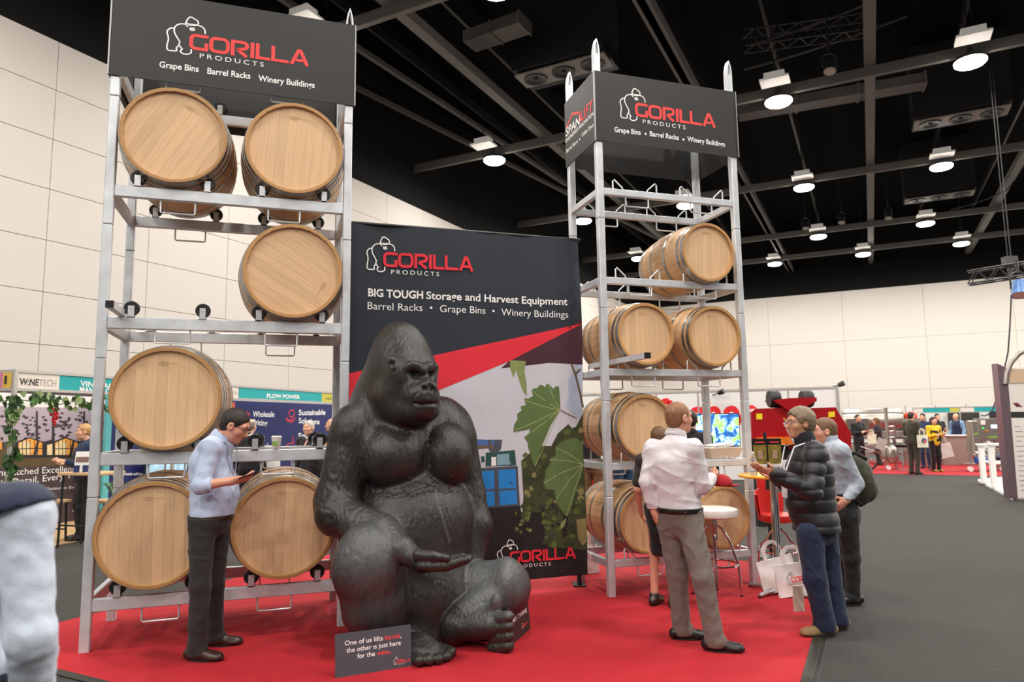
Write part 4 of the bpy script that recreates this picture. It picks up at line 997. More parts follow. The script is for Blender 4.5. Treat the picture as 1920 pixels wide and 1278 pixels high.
        if belt:
            G = Field(lo, hi, res); uw = V3(*j['pel']); uw[2] = wz; G.ell(uw, (.177*s, (.147+belly*.33)*s, .2*s), frame(j['f']), .04); G.cut((0, 0, wz+.012*s), (0, 0, 1)); G.cut((0, 0, wz-.026*s), (0, 0, -1))
            put('belt', G, mat('leather '+belt, belt, .4))
    if shoes:
        sm = mat('shoe '+shoes['col'], shoes['col'], shoes.get('rough', .35), bump=.05, bscale=30, var=.1, vscale=20); so = mat('sole '+shoes.get('sole', '17130f'), shoes.get('sole', '17130f'), .7)
        for q in 'RL':
            a = j['an'+q].copy(); f = j['f'+q]; a[2] = 0; lt = V3(f[1], -f[0], 0); h = a-f*.055*s; t_ = a+f*.165*s
            lo, hi = bounds([h, t_], .1*s); hi[2] = .2*s; lo[2] = -.02; r_ = min(res, .008)
            G = Field(lo, hi, r_); G.cone(h+V3(0, 0, .05*s), a+f*.02*s+V3(0, 0, .06*s), .042*s, .045*s, .02); G.cone(a+f*.02*s+V3(0, 0, .05*s), t_+V3(0, 0, .032*s), .046*s, .036*s, .03); G.ell(t_-f*.03*s+V3(0, 0, .03*s), (.048*s, .07*s, .032*s), frame(f), .02)
            G.cone(h+f*.03*s+V3(0, 0, .06*s), a+f*.005*s+V3(0, 0, (.15 if shoes.get('boot') else .125)*s), .044*s, .05*s, .02)
            G.cut((0, 0, .018*s), (0, 0, -1)); G.cut((0, 0, (.14 if shoes.get('boot') else .125)*s), (0, 0, 1)); sh = put('shoe', G, sm)
            pts = []
            for i in range(20):
                an = 2*pi*i/20; y = cos(an); x = sin(an); wd = (.043 if y < 0 else .05)*s; pts.append((x*wd*(1 if abs(y) < .8 else .98), (.055+.125*y)*s))
            MB().prism(pts, lambda u, v, tt: Vector(a-base+lt*u+f*v+V3(0, 0, tt)), .001, .022*s).build('sole', so, sh)
            if shoes.get('lace'):
                mb = MB()
                for k in range(4): p = a-base+f*(.03+.022*k)*s+V3(0, 0, (.098-.011*k)*s); mb.tube([p-lt*.03*s-V3(0, 0, .006), p+V3(0, 0, .003), p+lt*.03*s-V3(0, 0, .006)], .004*s, 5)
                mb.build('lace', mat('lace', shoes['lace'], .7), sh)
    if glasses:
        gm = mat('spectacle frame '+glasses, glasses, .3); mb = MB()
        for x in (-1, 1):
            ring = [Vector(W(x*.033+.025*cos(a), .108-.004*abs(cos(a)), .008+.018*sin(a))-base) for a in [2*pi*i/14 for i in range(14)]]
            mb.tube(ring, .0022*s, 5, True); mb.tube([Vector(W(x*.058, .103, .012)-base), Vector(W(x*.075, .06, .013)-base), Vector(W(x*.084, -.005, .012)-base), Vector(W(x*.082, -.02, -.005)-base)], .0024*s, 5)
        mb.tube([Vector(W(-.009, .108, .012)-base), Vector(W(0, .111, .015)-base), Vector(W(.009, .108, .012)-base)], .0022*s, 5); mb.build('glasses', gm, o)
    if lanyard:
        lc, drop = lanyard; off = .16+belly; mb = MB(); lx = .045 if (top and top['kind'] == 'puffer') else 0
        p0 = j['neck']-base; c = j['chest']*.75+j['pel']*.25-base+j['f']*(.135+belly+lx)*s-V3(0, 0, drop)
        for x in (-1, 1):
            P = [p0-j['f']*.07*s+V3(0, 0, .02*s), p0+T[:, 0]*x*.085*s+V3(0, 0, .0), p0+T[:, 0]*x*.075*s+j['f']*(.1+lx*1.1)*s-V3(0, 0, .05*s), j['chest']-base+T[:, 0]*x*.045*s+j['f']*(.15+belly*.6+lx)*s, c]
            for a, b in zip(P[:-1], P[1:]): mb.bar(Vector(a), Vector(b), .016*s, .003*s, Vector(j['f']))
        mb.build('lanyard', mat('lanyard '+lc, lc, .6), o)
        MB().box(Vector(c)-Vector((0, 0, .05)), (.085*s, .006, .11*s), Matrix(frame(j['f'])).to_3x3() if False else Matrix([list(q) for q in frame(j['f'])]), .002).build('name_badge', mat('badge card', 'd8dcdd', .4), o)
    return o
A3 = lambda x, y, Y: np.array(at(x, y, Y))
def unit(*v): v = np.array(v, float); return v/np.linalg.norm(v)
# ------------------------------------------------------------------ people near the racks
# man with the phone, side view, facing right
J = dict(f=unit(1, .08, 0), hf=unit(.86, .05, -.5), hup=(.5, 0, .86), s=1.0, base=np.array(gnd(385, 1228)), pel=A3(396, 962, 5.28), chest=A3(395, 872, 5.28), neck=A3(413, 820, 5.28), head=A3(441, 797, 5.28),
         shR=A3(396, 838, 5.10), elR=A3(376, 910, 5.02), wrR=A3(430, 902, 5.08), shL=A3(402, 836, 5.46), elL=A3(398, 908, 5.5), wrL=A3(440, 899, 5.36),
         hipR=A3(380, 972, 5.20), knR=A3(375, 1098, 5.18), anR=A3(368, 1222, 5.2), hipL=A3(408, 972, 5.4), knL=A3(402, 1092, 5.46), anL=A3(403, 1188, 5.52), fR=unit(1, -.12, 0), fL=unit(1, .15, 0))
J['anR'][2] = .085; J['anL'][2] = .085
person('person', 'man in pale blue shirt and charcoal trousers looking down at a phone', J, .0072, 'pink', ('short', '241a16'), dict(kind='shirt', col='b9c6e0', sleeve='rolled', hem=.965), dict(kind='trousers', col='2a2829', waist=1.0), dict(col='3a221a', boot=True), belly=.035,
       hands=dict(R=dict(d=(.95, .1, .12), n=(.1, .5, .9), curl=.28, side=-1), L=dict(d=(.95, -.2, .1), n=(.1, -.3, .9), curl=.3, side=1)), glasses='141212', lanyard=('aab4bd', .05), belt='2d1a12', seed=2)
p = at(469, 890, 5.09); o = MB().box((0, 0, 0), (.15, .075, .009), Matrix.Rotation(R(-18), 3, 'Y') @ Matrix.Rotation(R(8), 3, 'Z'), .004).build('phone', mat('phone black', '101114', .2)); o.location = p; tag(o, 'black smartphone held by the man in the pale blue shirt', 'phone')
MB().box((0, 0, .005), (.138, .066, .002), Matrix.Rotation(R(-18), 3, 'Y') @ Matrix.Rotation(R(8), 3, 'Z')).build('screen', mat('phone screen', '2b3340', .1), o)
# man in the white shirt, seen from behind
J = dict(f=unit(.55, .83, 0), hf=unit(.9, .42, .02), s=1.0, base=np.array(gnd(1310, 1208)), pel=A3(1275, 968, 5.45), chest=A3(1262, 874, 5.45), neck=A3(1266, 815, 5.45), head=A3(1273, 783, 5.46),
         shR=A3(1300, 842, 5.36), elR=A3(1318, 912, 5.38), wrR=A3(1334, 896, 5.60), shL=A3(1224, 842, 5.54), elL=A3(1213, 903, 5.5), wrL=A3(1226, 955, 5.5),
         hipR=A3(1294, 985, 5.38), knR=A3(1318, 1083, 5.28), anR=A3(1340, 1205, 5.25), hipL=A3(1257, 985, 5.5), knL=A3(1270, 1075, 5.5), anL=A3(1278, 1180, 5.53), fR=unit(1, -.28, 0), fL=unit(1, -.05, 0))
J['anR'][2] = .085; J['anL'][2] = .085
person('person', 'man in white checked shirt and grey trousers seen from behind', J, .0072, 'pink', ('crop', '8a6242'), dict(kind='shirt', col='d3cdd1', sleeve='long', hem=.96, wrinkle=.003), dict(kind='trousers', col='6e655d', waist=.985, wide=1.1, wrinkle=.003), dict(col='1b1614'), belly=.04,
       hands=dict(R=dict(d=(.6, .75, .1), n=(-.6, .5, .4), curl=.5), L=dict(d=(.25, 0, -1), n=(.8, .3, .1), curl=.4)), glasses='1c2a3a', belt='17120f', seed=5)
# man in the puffer jacket
J = dict(f=unit(-1, -.12, 0), hf=unit(-1, -.10, -.03), s=1.0, base=np.array(gnd(1545, 1188)), pel=A3(1530, 985, 5.72), chest=A3(1518, 880, 5.72), neck=A3(1512, 825, 5.72), head=A3(1500, 793, 5.72),
         shR=A3(1508, 848, 5.92), elR=A3(1492, 918, 5.95), wrR=A3(1455, 895, 5.9), shL=A3(1530, 850, 5.52), elL=A3(1524, 922, 5.42), wrL=A3(1452, 888, 5.46),
         hipR=A3(1546, 1000, 5.82), knR=A3(1556, 1083, 5.8), anR=A3(1572, 1162, 5.74), hipL=A3(1518, 1000, 5.62), knL=A3(1528, 1083, 5.58), anL=A3(1548, 1172, 5.58), fR=unit(-1, -.2, 0), fL=unit(-1, -.12, 0))
J['anR'][2] = .085; J['anL'][2] = .085
person('person', 'man in black puffer jacket and navy jeans gesturing with open hand', J, .0072, 'tan', ('wavy', '7d6a55'), dict(kind='puffer', col='1b1c20', sleeve='long', hem=.765, name='jacket', mat=dict(rough=.5, bump=.15), collar='202128'), dict(kind='trousers', col='14203c', waist=.97, wide=1.22, wrinkle=.003), dict(col='8a6c48', sole='2c261f', rough=.7, lace='4a3320', boot=True), belly=.05,
       hands=dict(L=dict(d=(-.9, .05, .35), n=(.25, .5, .8), curl=.14, side=-1), R=dict(d=(-.9, 0, .25), n=(.2, -.4, .9), curl=.2)), glasses='6a6a6c', lanyard=('e8e8ee', .0), seed=7)
# man behind with the rucksack
J = dict(f=unit(-.95, .25, 0), hf=unit(-.98, .1, 0), s=.99, base=np.array(gnd(1592, 1133)), pel=A3(1585, 960, 6.5), chest=A3(1566, 868, 6.5), neck=A3(1556, 822, 6.5), head=A3(1545, 808, 6.5),
         shR=A3(1558, 842, 6.7), elR=A3(1570, 910, 6.75), wrR=A3(1545, 930, 6.7), shL=A3(1577, 845, 6.32), elL=A3(1607, 908, 6.34), wrL=A3(1589, 936, 6.3),
         hipR=A3(1580, 970, 6.6), knR=A3(1588, 1045, 6.6), anR=A3(1590, 1118, 6.62), hipL=A3(1588, 970, 6.42), knL=A3(1596, 1045, 6.42), anL=A3(1600, 1120, 6.45), fR=unit(-1, 0, 0), fL=unit(-1, -.1, 0))
J['anR'][2] = .085; J['anL'][2] = .085
person('person', 'man in grey-blue shirt and black trousers half hidden behind the puffer jacket', J, .009, 'pink', ('short', '6d4c34'), dict(kind='shirt', col='a9b2bf', sleeve='long', hem=.95), dict(kind='trousers', col='191918', waist=.99), dict(col='141313'), glasses='191514', hands=dict(L=dict(d=(-.8, 0, -.6), n=(-.3, .9, 0), curl=.5)), seed=9)
# his rucksack
f = Field(at(1600, 930, 6.5)-Vector((.3, .35, .3)), at(1600, 860, 6.5)+Vector((.3, .35, .3)), .012)
c0 = np.array(at(1606, 900, 6.52)); f.ell(c0, (.14, .17, .24), None, .03); f.ell(c0+V3(.08, 0, -.07), (.09, .13, .13), None, .03); f.ripple(.004, .12, 3)
M_bag = cloth('olive canvas', '3a3a28'); bk_ = link('backpack', f.mesh('bag', M_bag)); tag(bk_, 'dark olive backpack worn by the man behind the puffer jacket', 'backpack')
mb = MB(); mb.tube([Vector(c0)+Vector(q) for q in ((.02, -.17, .2), (-.1, -.2, .26), (-.2, -.16, .15), (-.2, -.14, -.05), (-.05, -.15, -.2))], .018, 6); mb.build('strap', mat('black webbing', '15150f', .8), bk_)
# woman behind the white-shirted man
J = std_joints(tuple(gnd(1247, 1136))[:2], (.5, .85), .9, wrL=(-.26, .1, .92))
person('person', 'woman in black skirt standing behind the white-shirted man', J, .011, 'pink', ('short', '6b4a2e'), dict(kind='shirt', col='2a211b', sleeve='short', hem=.92, name='top'), dict(kind='skirt', col='0f0f10', waist=1.0), dict(col='2a1d14'), fem=True, seed=4)
# shoulder of a passer-by close to the camera
J = std_joints((-1.66, 2.02), (-.15, 1), 1.0)
J['shR'] = A3(46, 972, 2.0); J['elR'] = A3(58, 1190, 1.96); J['wrR'] = A3(70, 1400, 2.15); J['shL'] = J['shR']-V3(.4, .02, 0); J['elL'] = J['shL']-V3(.04, 0, .29); J['wrL'] = J['elL']-V3(0, -.1, .22)
mid = (J['shR']+J['shL'])/2; dz = mid-J['chest']; J['chest'] = V3(mid[0], mid[1], mid[2]-.13); J['neck'] = V3(mid[0], mid[1], mid[2]+.06); J['head'] = V3(mid[0]-.045, mid[1]+.05, mid[2]+.225); J['pel'] = V3(mid[0], mid[1], mid[2]-.47)
for q in 'RL':
    sg = 1 if q == 'R' else -1
    J['hip'+q] = J['pel']+V3(.09*sg, 0, -.04); J['kn'+q] = V3(mid[0]+.1*sg, mid[1]+.02, .48); J['an'+q] = V3(mid[0]+.1*sg, mid[1], .085)
person('person', 'blurred passer-by in pale shirt and navy jumper over the shoulders at the left edge', J, .009, 'fair', ('short', '17120f'), dict(kind='shirt', col='c2ccda', sleeve='long', hem=.93, vest='1d2740', drape=.1, wrinkle=.003), dict(kind='trousers', col='1d2230', waist=.99), dict(col='1b1614'), seed=13)
# ------------------------------------------------------------------ small things of the stand
M_chrome = mat('chrome', 'd5d5d6', .12, 1.0); M_vinyl = mat('white vinyl', 'ece6df', .45); M_yel = mat('orange yellow laminate', 'eda31f', .35)
M_plast = mat('white plastic', 'e9e6e2', .5); M_cup = mat('paper cup', 'e6e4dd', .6)
def up_sign(px0, px1, ybot, label, lines, h, w, tilt, yaw, logo, at_c=None, body='41454c', key='white'):
    pass
def floor_sign(corners, Yb, lean, label, body):
    """board standing on the floor: corners in the picture (bl, br, tl), leaning back"""
    bl, br = gnd(*corners[0], .005), gnd(*corners[1], .005); e = (br-bl); w = e.length; e.normalize(); n = Vector((-e.y, e.x, 0)); upv = (Vector((0, 0, 1))*cos(lean)+n*sin(lean))
    # height so that the top left corner falls where the picture has it
    best = min((abs((lambda q: q)(proj(bl+upv*h)[1])-corners[2][1]), h) for h in [i*.005 for i in range(10, 160)])[1]
    r = empty('floor_sign', bl, 0, label, 'sign')
    fn = lambda u, v, t: tuple(e*u+upv*v-n*cos(lean)*t+Vector((0, 0, sin(lean)*t)))
    MB().prism([(0, 0), (w, 0), (w, best), (0, best)], fn, -.012, 0).build('board', mat('sign board '+body, body, .5), r)
    mb = MB(); mb.bar(Vector(fn(w*.5, best*.75, -.012)), Vector(fn(w*.5, 0, -.012))+n*best*.35-Vector((0, 0, fn(w*.5, 0, -.012)[2])), .05, .008, e); mb.build('prop', mat('sign board '+body, body, .5), r)
    return r, fn, w, best
def proj(p):
    x, y, z = p[0], p[1], p[2]-CH; d = y*cos(PITCH)+z*sin(PITCH); u = -y*sin(PITCH)+z*cos(PITCH); X, Y = x/d, u/d
    return 960+F*(cos(ROLL)*X+sin(ROLL)*Y), 639-F*(-sin(ROLL)*X+cos(ROLL)*Y)
r, fn, w, h = floor_sign([(629, 1272), (772, 1249), (624, 1190)], 0, .12, 'slate grey card sign about lifting barrels at the gorilla foot', '4a4f57')
P = Print(fn); q = h/.34
P.text('white', 'One of us lifts', .12*w, .72*h, .115*h, width=.5*w, bold=.012); P.text('red', 'barrels', .65*w, .72*h, .115*h, width=.2*w, bold=.012); P.text('white', ',', .855*w, .72*h, .115*h)
P.text('white', 'the other is just here', .14*w, .55*h, .115*h, width=.72*w, bold=.012); P.text('white', 'for the', .28*w, .385*h, .115*h, width=.23*w, bold=.012); P.text('red', 'wine...', .54*w, .385*h, .115*h, width=.21*w, bold=.012)
put_logo(P, .79*w, .13*h, .08*h, width=.19*w); P.build(r, PM, PN)
r, fn, w, h = floor_sign([(958, 1212), (995, 1178), (955, 1140)], 0, .1, 'dark card sign partly hidden behind the gorilla foot', '2a2326')
P = Print(fn); P.text('white', 'D MY TWINE', .05*w, .52*h, .12*h, width=.85*w, bold=.012); put_logo(P, .62*w, .22*h, .06*h, width=.25*w); P.build(r, PM, PN)
# coffee cup on the rack beam
u, z = loc2(518, 842, LR, -.01); e, n, o_ = axes(LR); p = o_+e*u+n*-.0; r = empty('coffee_cup', (p.x, p.y, 1.462), 0, 'white paper coffee cup left on the rack beam', 'cup')
MB().lathe([(.026, 0), (.030, .005), (.040, .095), (.038, .095)], 20).build('cup', M_cup, r, True); MB().lathe([(.042, .093), (.043, .1), (.038, .104), (.036, .11), (0, .11)], 20).build('lid', M_plast, r, True)
MB().add([(.0365*cos(a), .0365*sin(a), z_) for z_ in (.03, .065) for a in [R(q) for q in range(230, 311, 10)]], [(i, i+1, i+10, i+9) for i in range(8)]).build('printed_leaf', mat('cup leaf', '86b04a', .6), r)
# bar stool
def bar_stool(p, label, seatz, seatm, R_=.2, ringz=.3, name='bar_stool', shell=False):
    r = empty(name, (p[0], p[1], 0), .5, label, 'stool')
    MB().lathe([(.02, seatz-.09), (R_*.8, seatz-.09), (R_*.97, seatz-.075), (R_, seatz-.04), (R_*.97, seatz-.012), (R_*.8, seatz), (0, seatz+.004)], 32).build('seat', seatm, r, True)
    MB().cyl((0, 0, seatz-.3), (0, 0, seatz-.09), .028, n=14).build('swivel_post', M_chrome, r, True)
    for k in range(4):
        a = pi/4+k*pi/2; P_ = [Vector((rr*cos(a), rr*sin(a), z_)) for rr, z_ in ((.02, seatz-.16), (.07, seatz-.2), (.13, seatz-.3), (.185, ringz+.06), (.205, ringz), (.22, .02))]
        lg = MB().tube(P_, .011, 8).build('leg', M_chrome, r, True); MB().cyl(P_[-1], P_[-1]-Vector((0, 0, .02)), .016, n=10).build('foot_cap', M_rub, lg)
    MB().tube([(.205*cos(a), .205*sin(a), ringz) for a in [2*pi*i/32 for i in range(32)]], .011, 8, True).build('foot_ring', M_chrome, r, True)
    if shell:
        V = []; n_ = 14
        for z_, rr in ((seatz-.02, R_), (seatz+.1, R_*1.12), (seatz+.26, R_*1.15)):
            for s_ in (1, .93):
                for i in range(n_+1): a = R(20+140*i/n_); V.append((rr*s_*cos(a), rr*s_*sin(a), z_-(.0 if z_ < seatz+.2 else .06*abs(cos(a)))))
        k = n_+1; Fc = [(j*2*k+i, j*2*k+i+1, (j+1)*2*k+i+1, (j+1)*2*k+i) for j in range(2) for i in range(n_)]+[(j*2*k+k+i, (j+1)*2*k+k+i, (j+1)*2*k+k+i+1, j*2*k+k+i+1) for j in range(2) for i in range(n_)]+[(4*k+i, 4*k+i+1, 5*k+i+1, 5*k+i) for i in range(n_)]
        MB().add(V, Fc).build('backrest', seatm, r, True)
    return r
bar_stool(gnd(1345, 1117), 'white vinyl bar stool with chrome legs beside the white-shirted man', .82, M_vinyl, .23)
bar_stool(gnd(1462, 1070), 'red tub bar stool with chrome legs behind the yellow table', .62, mat('red vinyl', 'c8221d', .4), .2, .22, 'bar_stool', True)
# table
p = gnd(1462, 1112); tz = .785; tz = at(1430, 889, p.y).z
r = empty('bar_table', (p.x, p.y, 0), .3, 'round orange-yellow bar table on a chrome column', 'table')
MB().lathe([(.31, tz-.028), (.325, tz-.02), (.325, tz-.006), (.31, tz), (0, tz)], 40).build('table_top', M_yel, r, True); MB().lathe([(.05, .05), (.038, .08), (.036, tz-.06), (.1, tz-.03), (0, tz-.03)], 20).build('column', M_chrome, r, True)
for k in range(4):
    a = k*pi/2+.35; d = Vector((cos(a), sin(a), 0)); lg = MB().tube([d*.02+Vector((0, 0, .05)), d*.18+Vector((0, 0, .042)), d*.33+Vector((0, 0, .028))], [.03, .024, .018], 8).build('foot', mat('satin aluminium', 'b9babc', .3, .8), r, True); MB().cyl(d*.32, d*.32+Vector((0, 0, .02)), .018, n=10).build('glide', M_rub, lg)
TB = Vector((p.x, p.y, tz))
q = at(1397, 886, p.y-.05); r = empty('water_bottle', (TB.x-.22, TB.y-.1, tz), 0, 'clear plastic water bottle on the yellow table', 'bottle')
M_clear = mat('clear plastic', 'dfe6e8', .08, trans=.85, alpha=.55)
MB().lathe([(.03, 0), (.033, .01), (.033, .1), (.03, .11), (.033, .12), (.033, .15), (.025, .18), (.012, .2), (.012, .215)], 18).build('bottle', M_clear, r, True); MB().lathe([(.014, .205), (.014, .225), (0, .225)], 14).build('cap', M_plast, r, True); MB().lathe([(.0338, .05), (.0338, .09)], 18, cap=False).build('label', mat('bottle label', 'c9d2d6', .5), r, True)
# paper tray on the rack beam, papers on it
e, n, o_ = axes(RR); c = o_+e*1.33+n*.12; r = empty('document_tray', (c.x, c.y, RLV[1]+.001), RR[2], 'pale plastic tray with papers resting on the right rack', 'tray')
mb = MB(); w0, w1, d0, d1, hh = .16, .2, .12, .15, .1; V = [(-w0, -d0, 0), (w0, -d0, 0), (w0, d0, 0), (-w0, d0, 0), (-w1, -d1, hh), (w1, -d1, hh), (w1, d1, hh), (-w1, d1, hh)]
V += [(x*.96, y*.95, z_+.006) for x, y, z_ in V]; Fc = [(0, 3, 2, 1), (8, 9, 10, 11)]+[(i, (i+1) % 4, 4+(i+1) % 4, 4+i) for i in range(4)]+[(8+i, 12+i, 12+(i+1) % 4, 8+(i+1) % 4) for i in range(4)]+[(4+i, 4+(i+1) % 4, 12+(i+1) % 4, 12+i) for i in range(4)]
mb.add(V, Fc).build('tray', mat('pale tray plastic', 'cfc5b8', .5), r)
for k in range(3): MB().box((.02*k-.02, .01*k, hh+.008+.012*k), (.28, .2, .006), Matrix.Rotation(.15*k-.1, 3, 'Z') @ Matrix.Rotation(-.1, 3, 'Y')).build('paper', M_plast, r)
# red cap in the man's hand
f = Field(at(1352, 905, 5.75)-Vector((.2, .2, .15)), at(1352, 905, 5.75)+Vector((.2, .2, .15)), .007); c = np.array(at(1353, 906, 5.72)); f.ell(c, (.085, .09, .075), None, 0); f.ell(c+V3(.0, -.0, -.03), (.078, .083, .07), None, .0, 's'); f.cut(c-V3(0, 0, .02), (0, 0, -1)); f.ell(c+V3(.06, .02, -.018), (.09, .07, .009), None, .01)
o = link('cap', f.mesh('cap', cloth('red cap', 'a8121c'))); tag(o, 'red cap held by the man in the white checked shirt', 'cap')
# carrier bags
def bag(p, w, h, t, yaw, lean, label, name='carrier_bag', col='ece9e6', logo=True, strap=True, roll=0):
    r = empty(name, p, 0, label, 'bag'); Rm = Matrix.Rotation(yaw, 3, 'Z') @ Matrix.Rotation(roll, 3, 'Y') @ Matrix.Rotation(lean, 3, 'X'); m = mat('bag film '+col, col, .5, bump=.25, bscale=9)
    nu_, nv_ = 8, 10; V = []
    for s in (-1, 1):
        for j_ in range(nv_+1):
            for i in range(nu_+1):
                u, v = i/nu_-.5, j_/nv_; th = t*(1-v*.75)*(1-(2*u)**2*.7)+.004+.008*sin(7*u+9*v+s); V.append(Rm @ Vector((u*w, s*th/2, v*h)))
    k = (nu_+1)*(nv_+1); W_ = nu_+1; qd = [(j_*W_+i, j_*W_+i+1, (j_+1)*W_+i+1, (j_+1)*W_+i) for j_ in range(nv_) for i in range(nu_)]
    Fc = qd+[tuple(k+i for i in q[::-1]) for q in qd]; rim = [i for i in range(W_)]+[j_*W_+nu_ for j_ in range(1, nv_+1)]+[nv_*W_+i for i in range(nu_-1, -1, -1)]+[j_*W_ for j_ in range(nv_-1, 0, -1)]
    Fc += [(rim[i], k+rim[i], k+rim[(i+1) % len(rim)], rim[(i+1) % len(rim)]) for i in range(len(rim)) if rim[i] < nv_*W_ or True]
    zmin = min(v.z for v in V); V = [v-Vector((0, 0, zmin-.004)) for v in V]
    MB().add(V, Fc).build('sack', m, r, True); off_ = -zmin+.004
    if strap:
        for s in (-1, 1):
            P_ = [Rm @ Vector((x*w, s*.01, h*y))+Vector((0, 0, off_)) for x, y in ((-.22, .94), (-.24, 1.3), (-.1, 1.5), (.1, 1.5), (.22, 1.3), (.2, .94))]
            mb = MB()
            for a, b in zip(P_[:-1], P_[1:]): mb.bar(a, b, .03, .003, Rm @ Vector((0, 1, 0)))
            mb.build('handle', m, r)
    if logo:
        P = Print(lambda u, v, tt: tuple(Rm @ Vector((u, -t*.5*(1-v/h*.75)*(1-(2*u/w)**2*.7)-.012-tt, v))+Vector((0, 0, off_)))); put_logo(P, -.16*w, .42*h, .17*h, width=.6*w, white='dark'); P.build(r, {'dark': mat('black print', '222021', .6), 'red': M_pr}, {'dark': 'black_emblem', 'red': 'red_lettering'})
    return r
p = gnd(1476, 1120); bag((p.x, p.y+.12, 0), .38, .30, .07, .2, -.06, 'white carrier bag standing against the table column, rear of the pair', roll=-.2, logo=False)
p = gnd(1499, 1120); bag((p.x, p.y, 0), .40, .29, .06, .12, -.08, 'white carrier bag with printed emblem, front of the pair by the table', roll=-.1)
p = gnd(1100, 1078); bag((p.x, p.y+.05, 0), .3, .3, .1, .3, -.1, 'white carrier bag slumped behind the right rack post', logo=False)
p = at(1508, 1152, 5.85); bag((p.x, p.y+.1, p.z), .09, .2, .03, .1, 0, 'slim beige tote bag hanging beside the navy jeans', 'tote_bag', 'd8cbb6', False, False)
# leaflet stand with two pockets on a pole
p = gnd(1440, 1045); r = empty('leaflet_stand', (p.x, p.y, 0), .05, 'black leaflet stand with two picture brochures beyond the yellow table', 'stand')
zt, zb_ = at(1440, 822, p.y).z, at(1440, 879, p.y).z; wd = (at(1467, 850, p.y)-at(1411, 850, p.y)).x; cx = (at(1439, 850, p.y).x-p.x)
MB().cyl((cx, .05, 0), (cx, .05, zt+.08), .02, n=12).build('pole', M_dark, r); MB().lathe([(.2, 0), (.2, .015), (.03, .03), (0, .03)], 24, (cx, .05, 0)).build('base', M_dark, r); MB().box((cx, .02, (zt+zb_)/2), (wd, .03, zt-zb_)).build('board', M_rub, r)
def brochure_mat(): 
    m = mat('brochure print', '8a7a35', .4, var=.6, vscale=14); return m
for s in (-1, 1):
    b = MB().box((cx+s*wd*.25, -.0, zb_+(zt-zb_)*.44), (wd*.44, .012, (zt-zb_)*.72)).build('brochure', brochure_mat(), r)
    MB().box((cx+s*wd*.25, -.007, zb_+(zt-zb_)*.12), (wd*.42, .003, (zt-zb_)*.1)).build('caption', M_plast, b); MB().box((cx+s*wd*.25, -.0075, zb_+(zt-zb_)*.48), (wd*.16, .003, (zt-zb_)*.28)).build('picture', mat('brochure figure', 'b99a86', .5, var=.3, vscale=20), b)
P = Print(lambda u, v, t: (u, -.001-t, v)); 
for s in (-1, 1): P.quads('red', [[(cx+s*wd*.25-wd*.16, zt-.05), (cx+s*wd*.25+wd*.16, zt-.05), (cx+s*wd*.25+wd*.16, zt-.035), (cx+s*wd*.25-wd*.16, zt-.035)]], .006)
P.build(r, PM, PN)
# ------------------------------------------------------------------ booths along the left wall
M_alu = mat('booth aluminium', 'b9b5b0', .4, .5); M_teal = mat('teal fascia', '14a3a5', .6); M_cream = mat('cream fascia', 'e2d9cf', .7); M_wpanel = mat('white booth panel', 'ece9e6', .7)
M_navy = mat('navy booth wall', '101d5c', .55); M_pdark = mat('dark print', '2a2a2c', .6); M_oak = mat('pale oak top', 'c9a478', .5, var=.08, vscale=8, stretch=(1, 9, 1))
class Face:
    """vertical plane through p along d; n points away from the viewer"""
    def __init__(s, p, d): s.p = Vector((p[0], p[1], 0)); s.d = Vector((d[0], d[1], 0)).normalized(); s.n = Vector((-s.d.y, s.d.x, 0))
    def px(s, x, y, off=0): P = onplane(x, y, s.p+s.n*off, s.n); return ((P-s.p).dot(s.d), P.z)
    def fn(s, off=0, o=(0, 0, 0)): return lambda u, v, t: tuple(s.p+s.d*u+s.n*(off-t)+Vector((0, 0, v))-Vector(o))
    def slab(s, u0, u1, z0, z1, off, t, o=(0, 0, 0)):
        f_ = s.fn(off, o); return MB().prism([(u0, z0), (u1, z0), (u1, z1), (u0, z1)], f_, 0, -t)
LF = Face((-7.04, 9.86), (2.45, 8.21))
FZ0, FZ1 = 2.2, 2.5
def fascia(face, u0, u1, segs, label, posts, texts, z0=FZ0, z1=FZ1):
    o_ = face.p+face.d*u0; r = empty('booth_fascia', o_, 0, label, 'fascia')
    for a, b, m in segs: face.slab(a, b, z0+.04, z1-.04, 0, .02, o_).build('sign_panel', m, r)
    for z_ in (z0, z1-.04): face.slab(u0, u1, z_, z_+.04, -.015, .05, o_).build('rail', M_alu, r)
    for u in posts: face.slab(u-.025, u+.025, 0, z1, -.02, .05, o_).build('post', M_alu, r)
    P = Print(face.fn(-.002, o_))
    for key, st, a, b, h, bo_ in texts:
        (ua, va), (ub, vb) = face.px(*a), face.px(*b); P.text(key, st, ua, va, h, width=ub-ua, bold=bo_, slope=(vb-va)/(ub-ua))
    P.build(r, {'white': M_pw, 'dark': M_pdark, 'grey': mat('grey print', 'a09a94', .6), 'red': M_pr}, {'white': 'white_lettering', 'dark': 'black_lettering', 'grey': 'grey_lettering', 'red': 'red_lettering'})
    return r
U = lambda x, y=720: LF.px(x, y)[0]
fascia(LF, U(28), U(330), [(U(30), U(111), M_cream), (U(111), U(325), M_teal)], 'booth fascia with cream and teal name boards at far left', [U(28), U(330)],
       [('dark', 'W:NE', (36, 721), (72, 722.5), .1, .02), ('grey', 'TECH', (72.5, 722.5), (105, 724), .1, 0), ('white', 'VINEYARD', (150, 723), (222, 730), .085, .02), ('white', 'MANUFACTURING', (149, 734.5), (245, 741), .085, .02)])
RF = Face(LF.p-LF.n*-3.0, LF.n*-1)      # return side of the corner booth, running away to the left
o_ = LF.p; r = empty('booth_fascia', o_, 0, 'return fascia with colour-striped stand number at the far left edge', 'fascia')
RT = Face(LF.p, -LF.n); g0 = LF.p
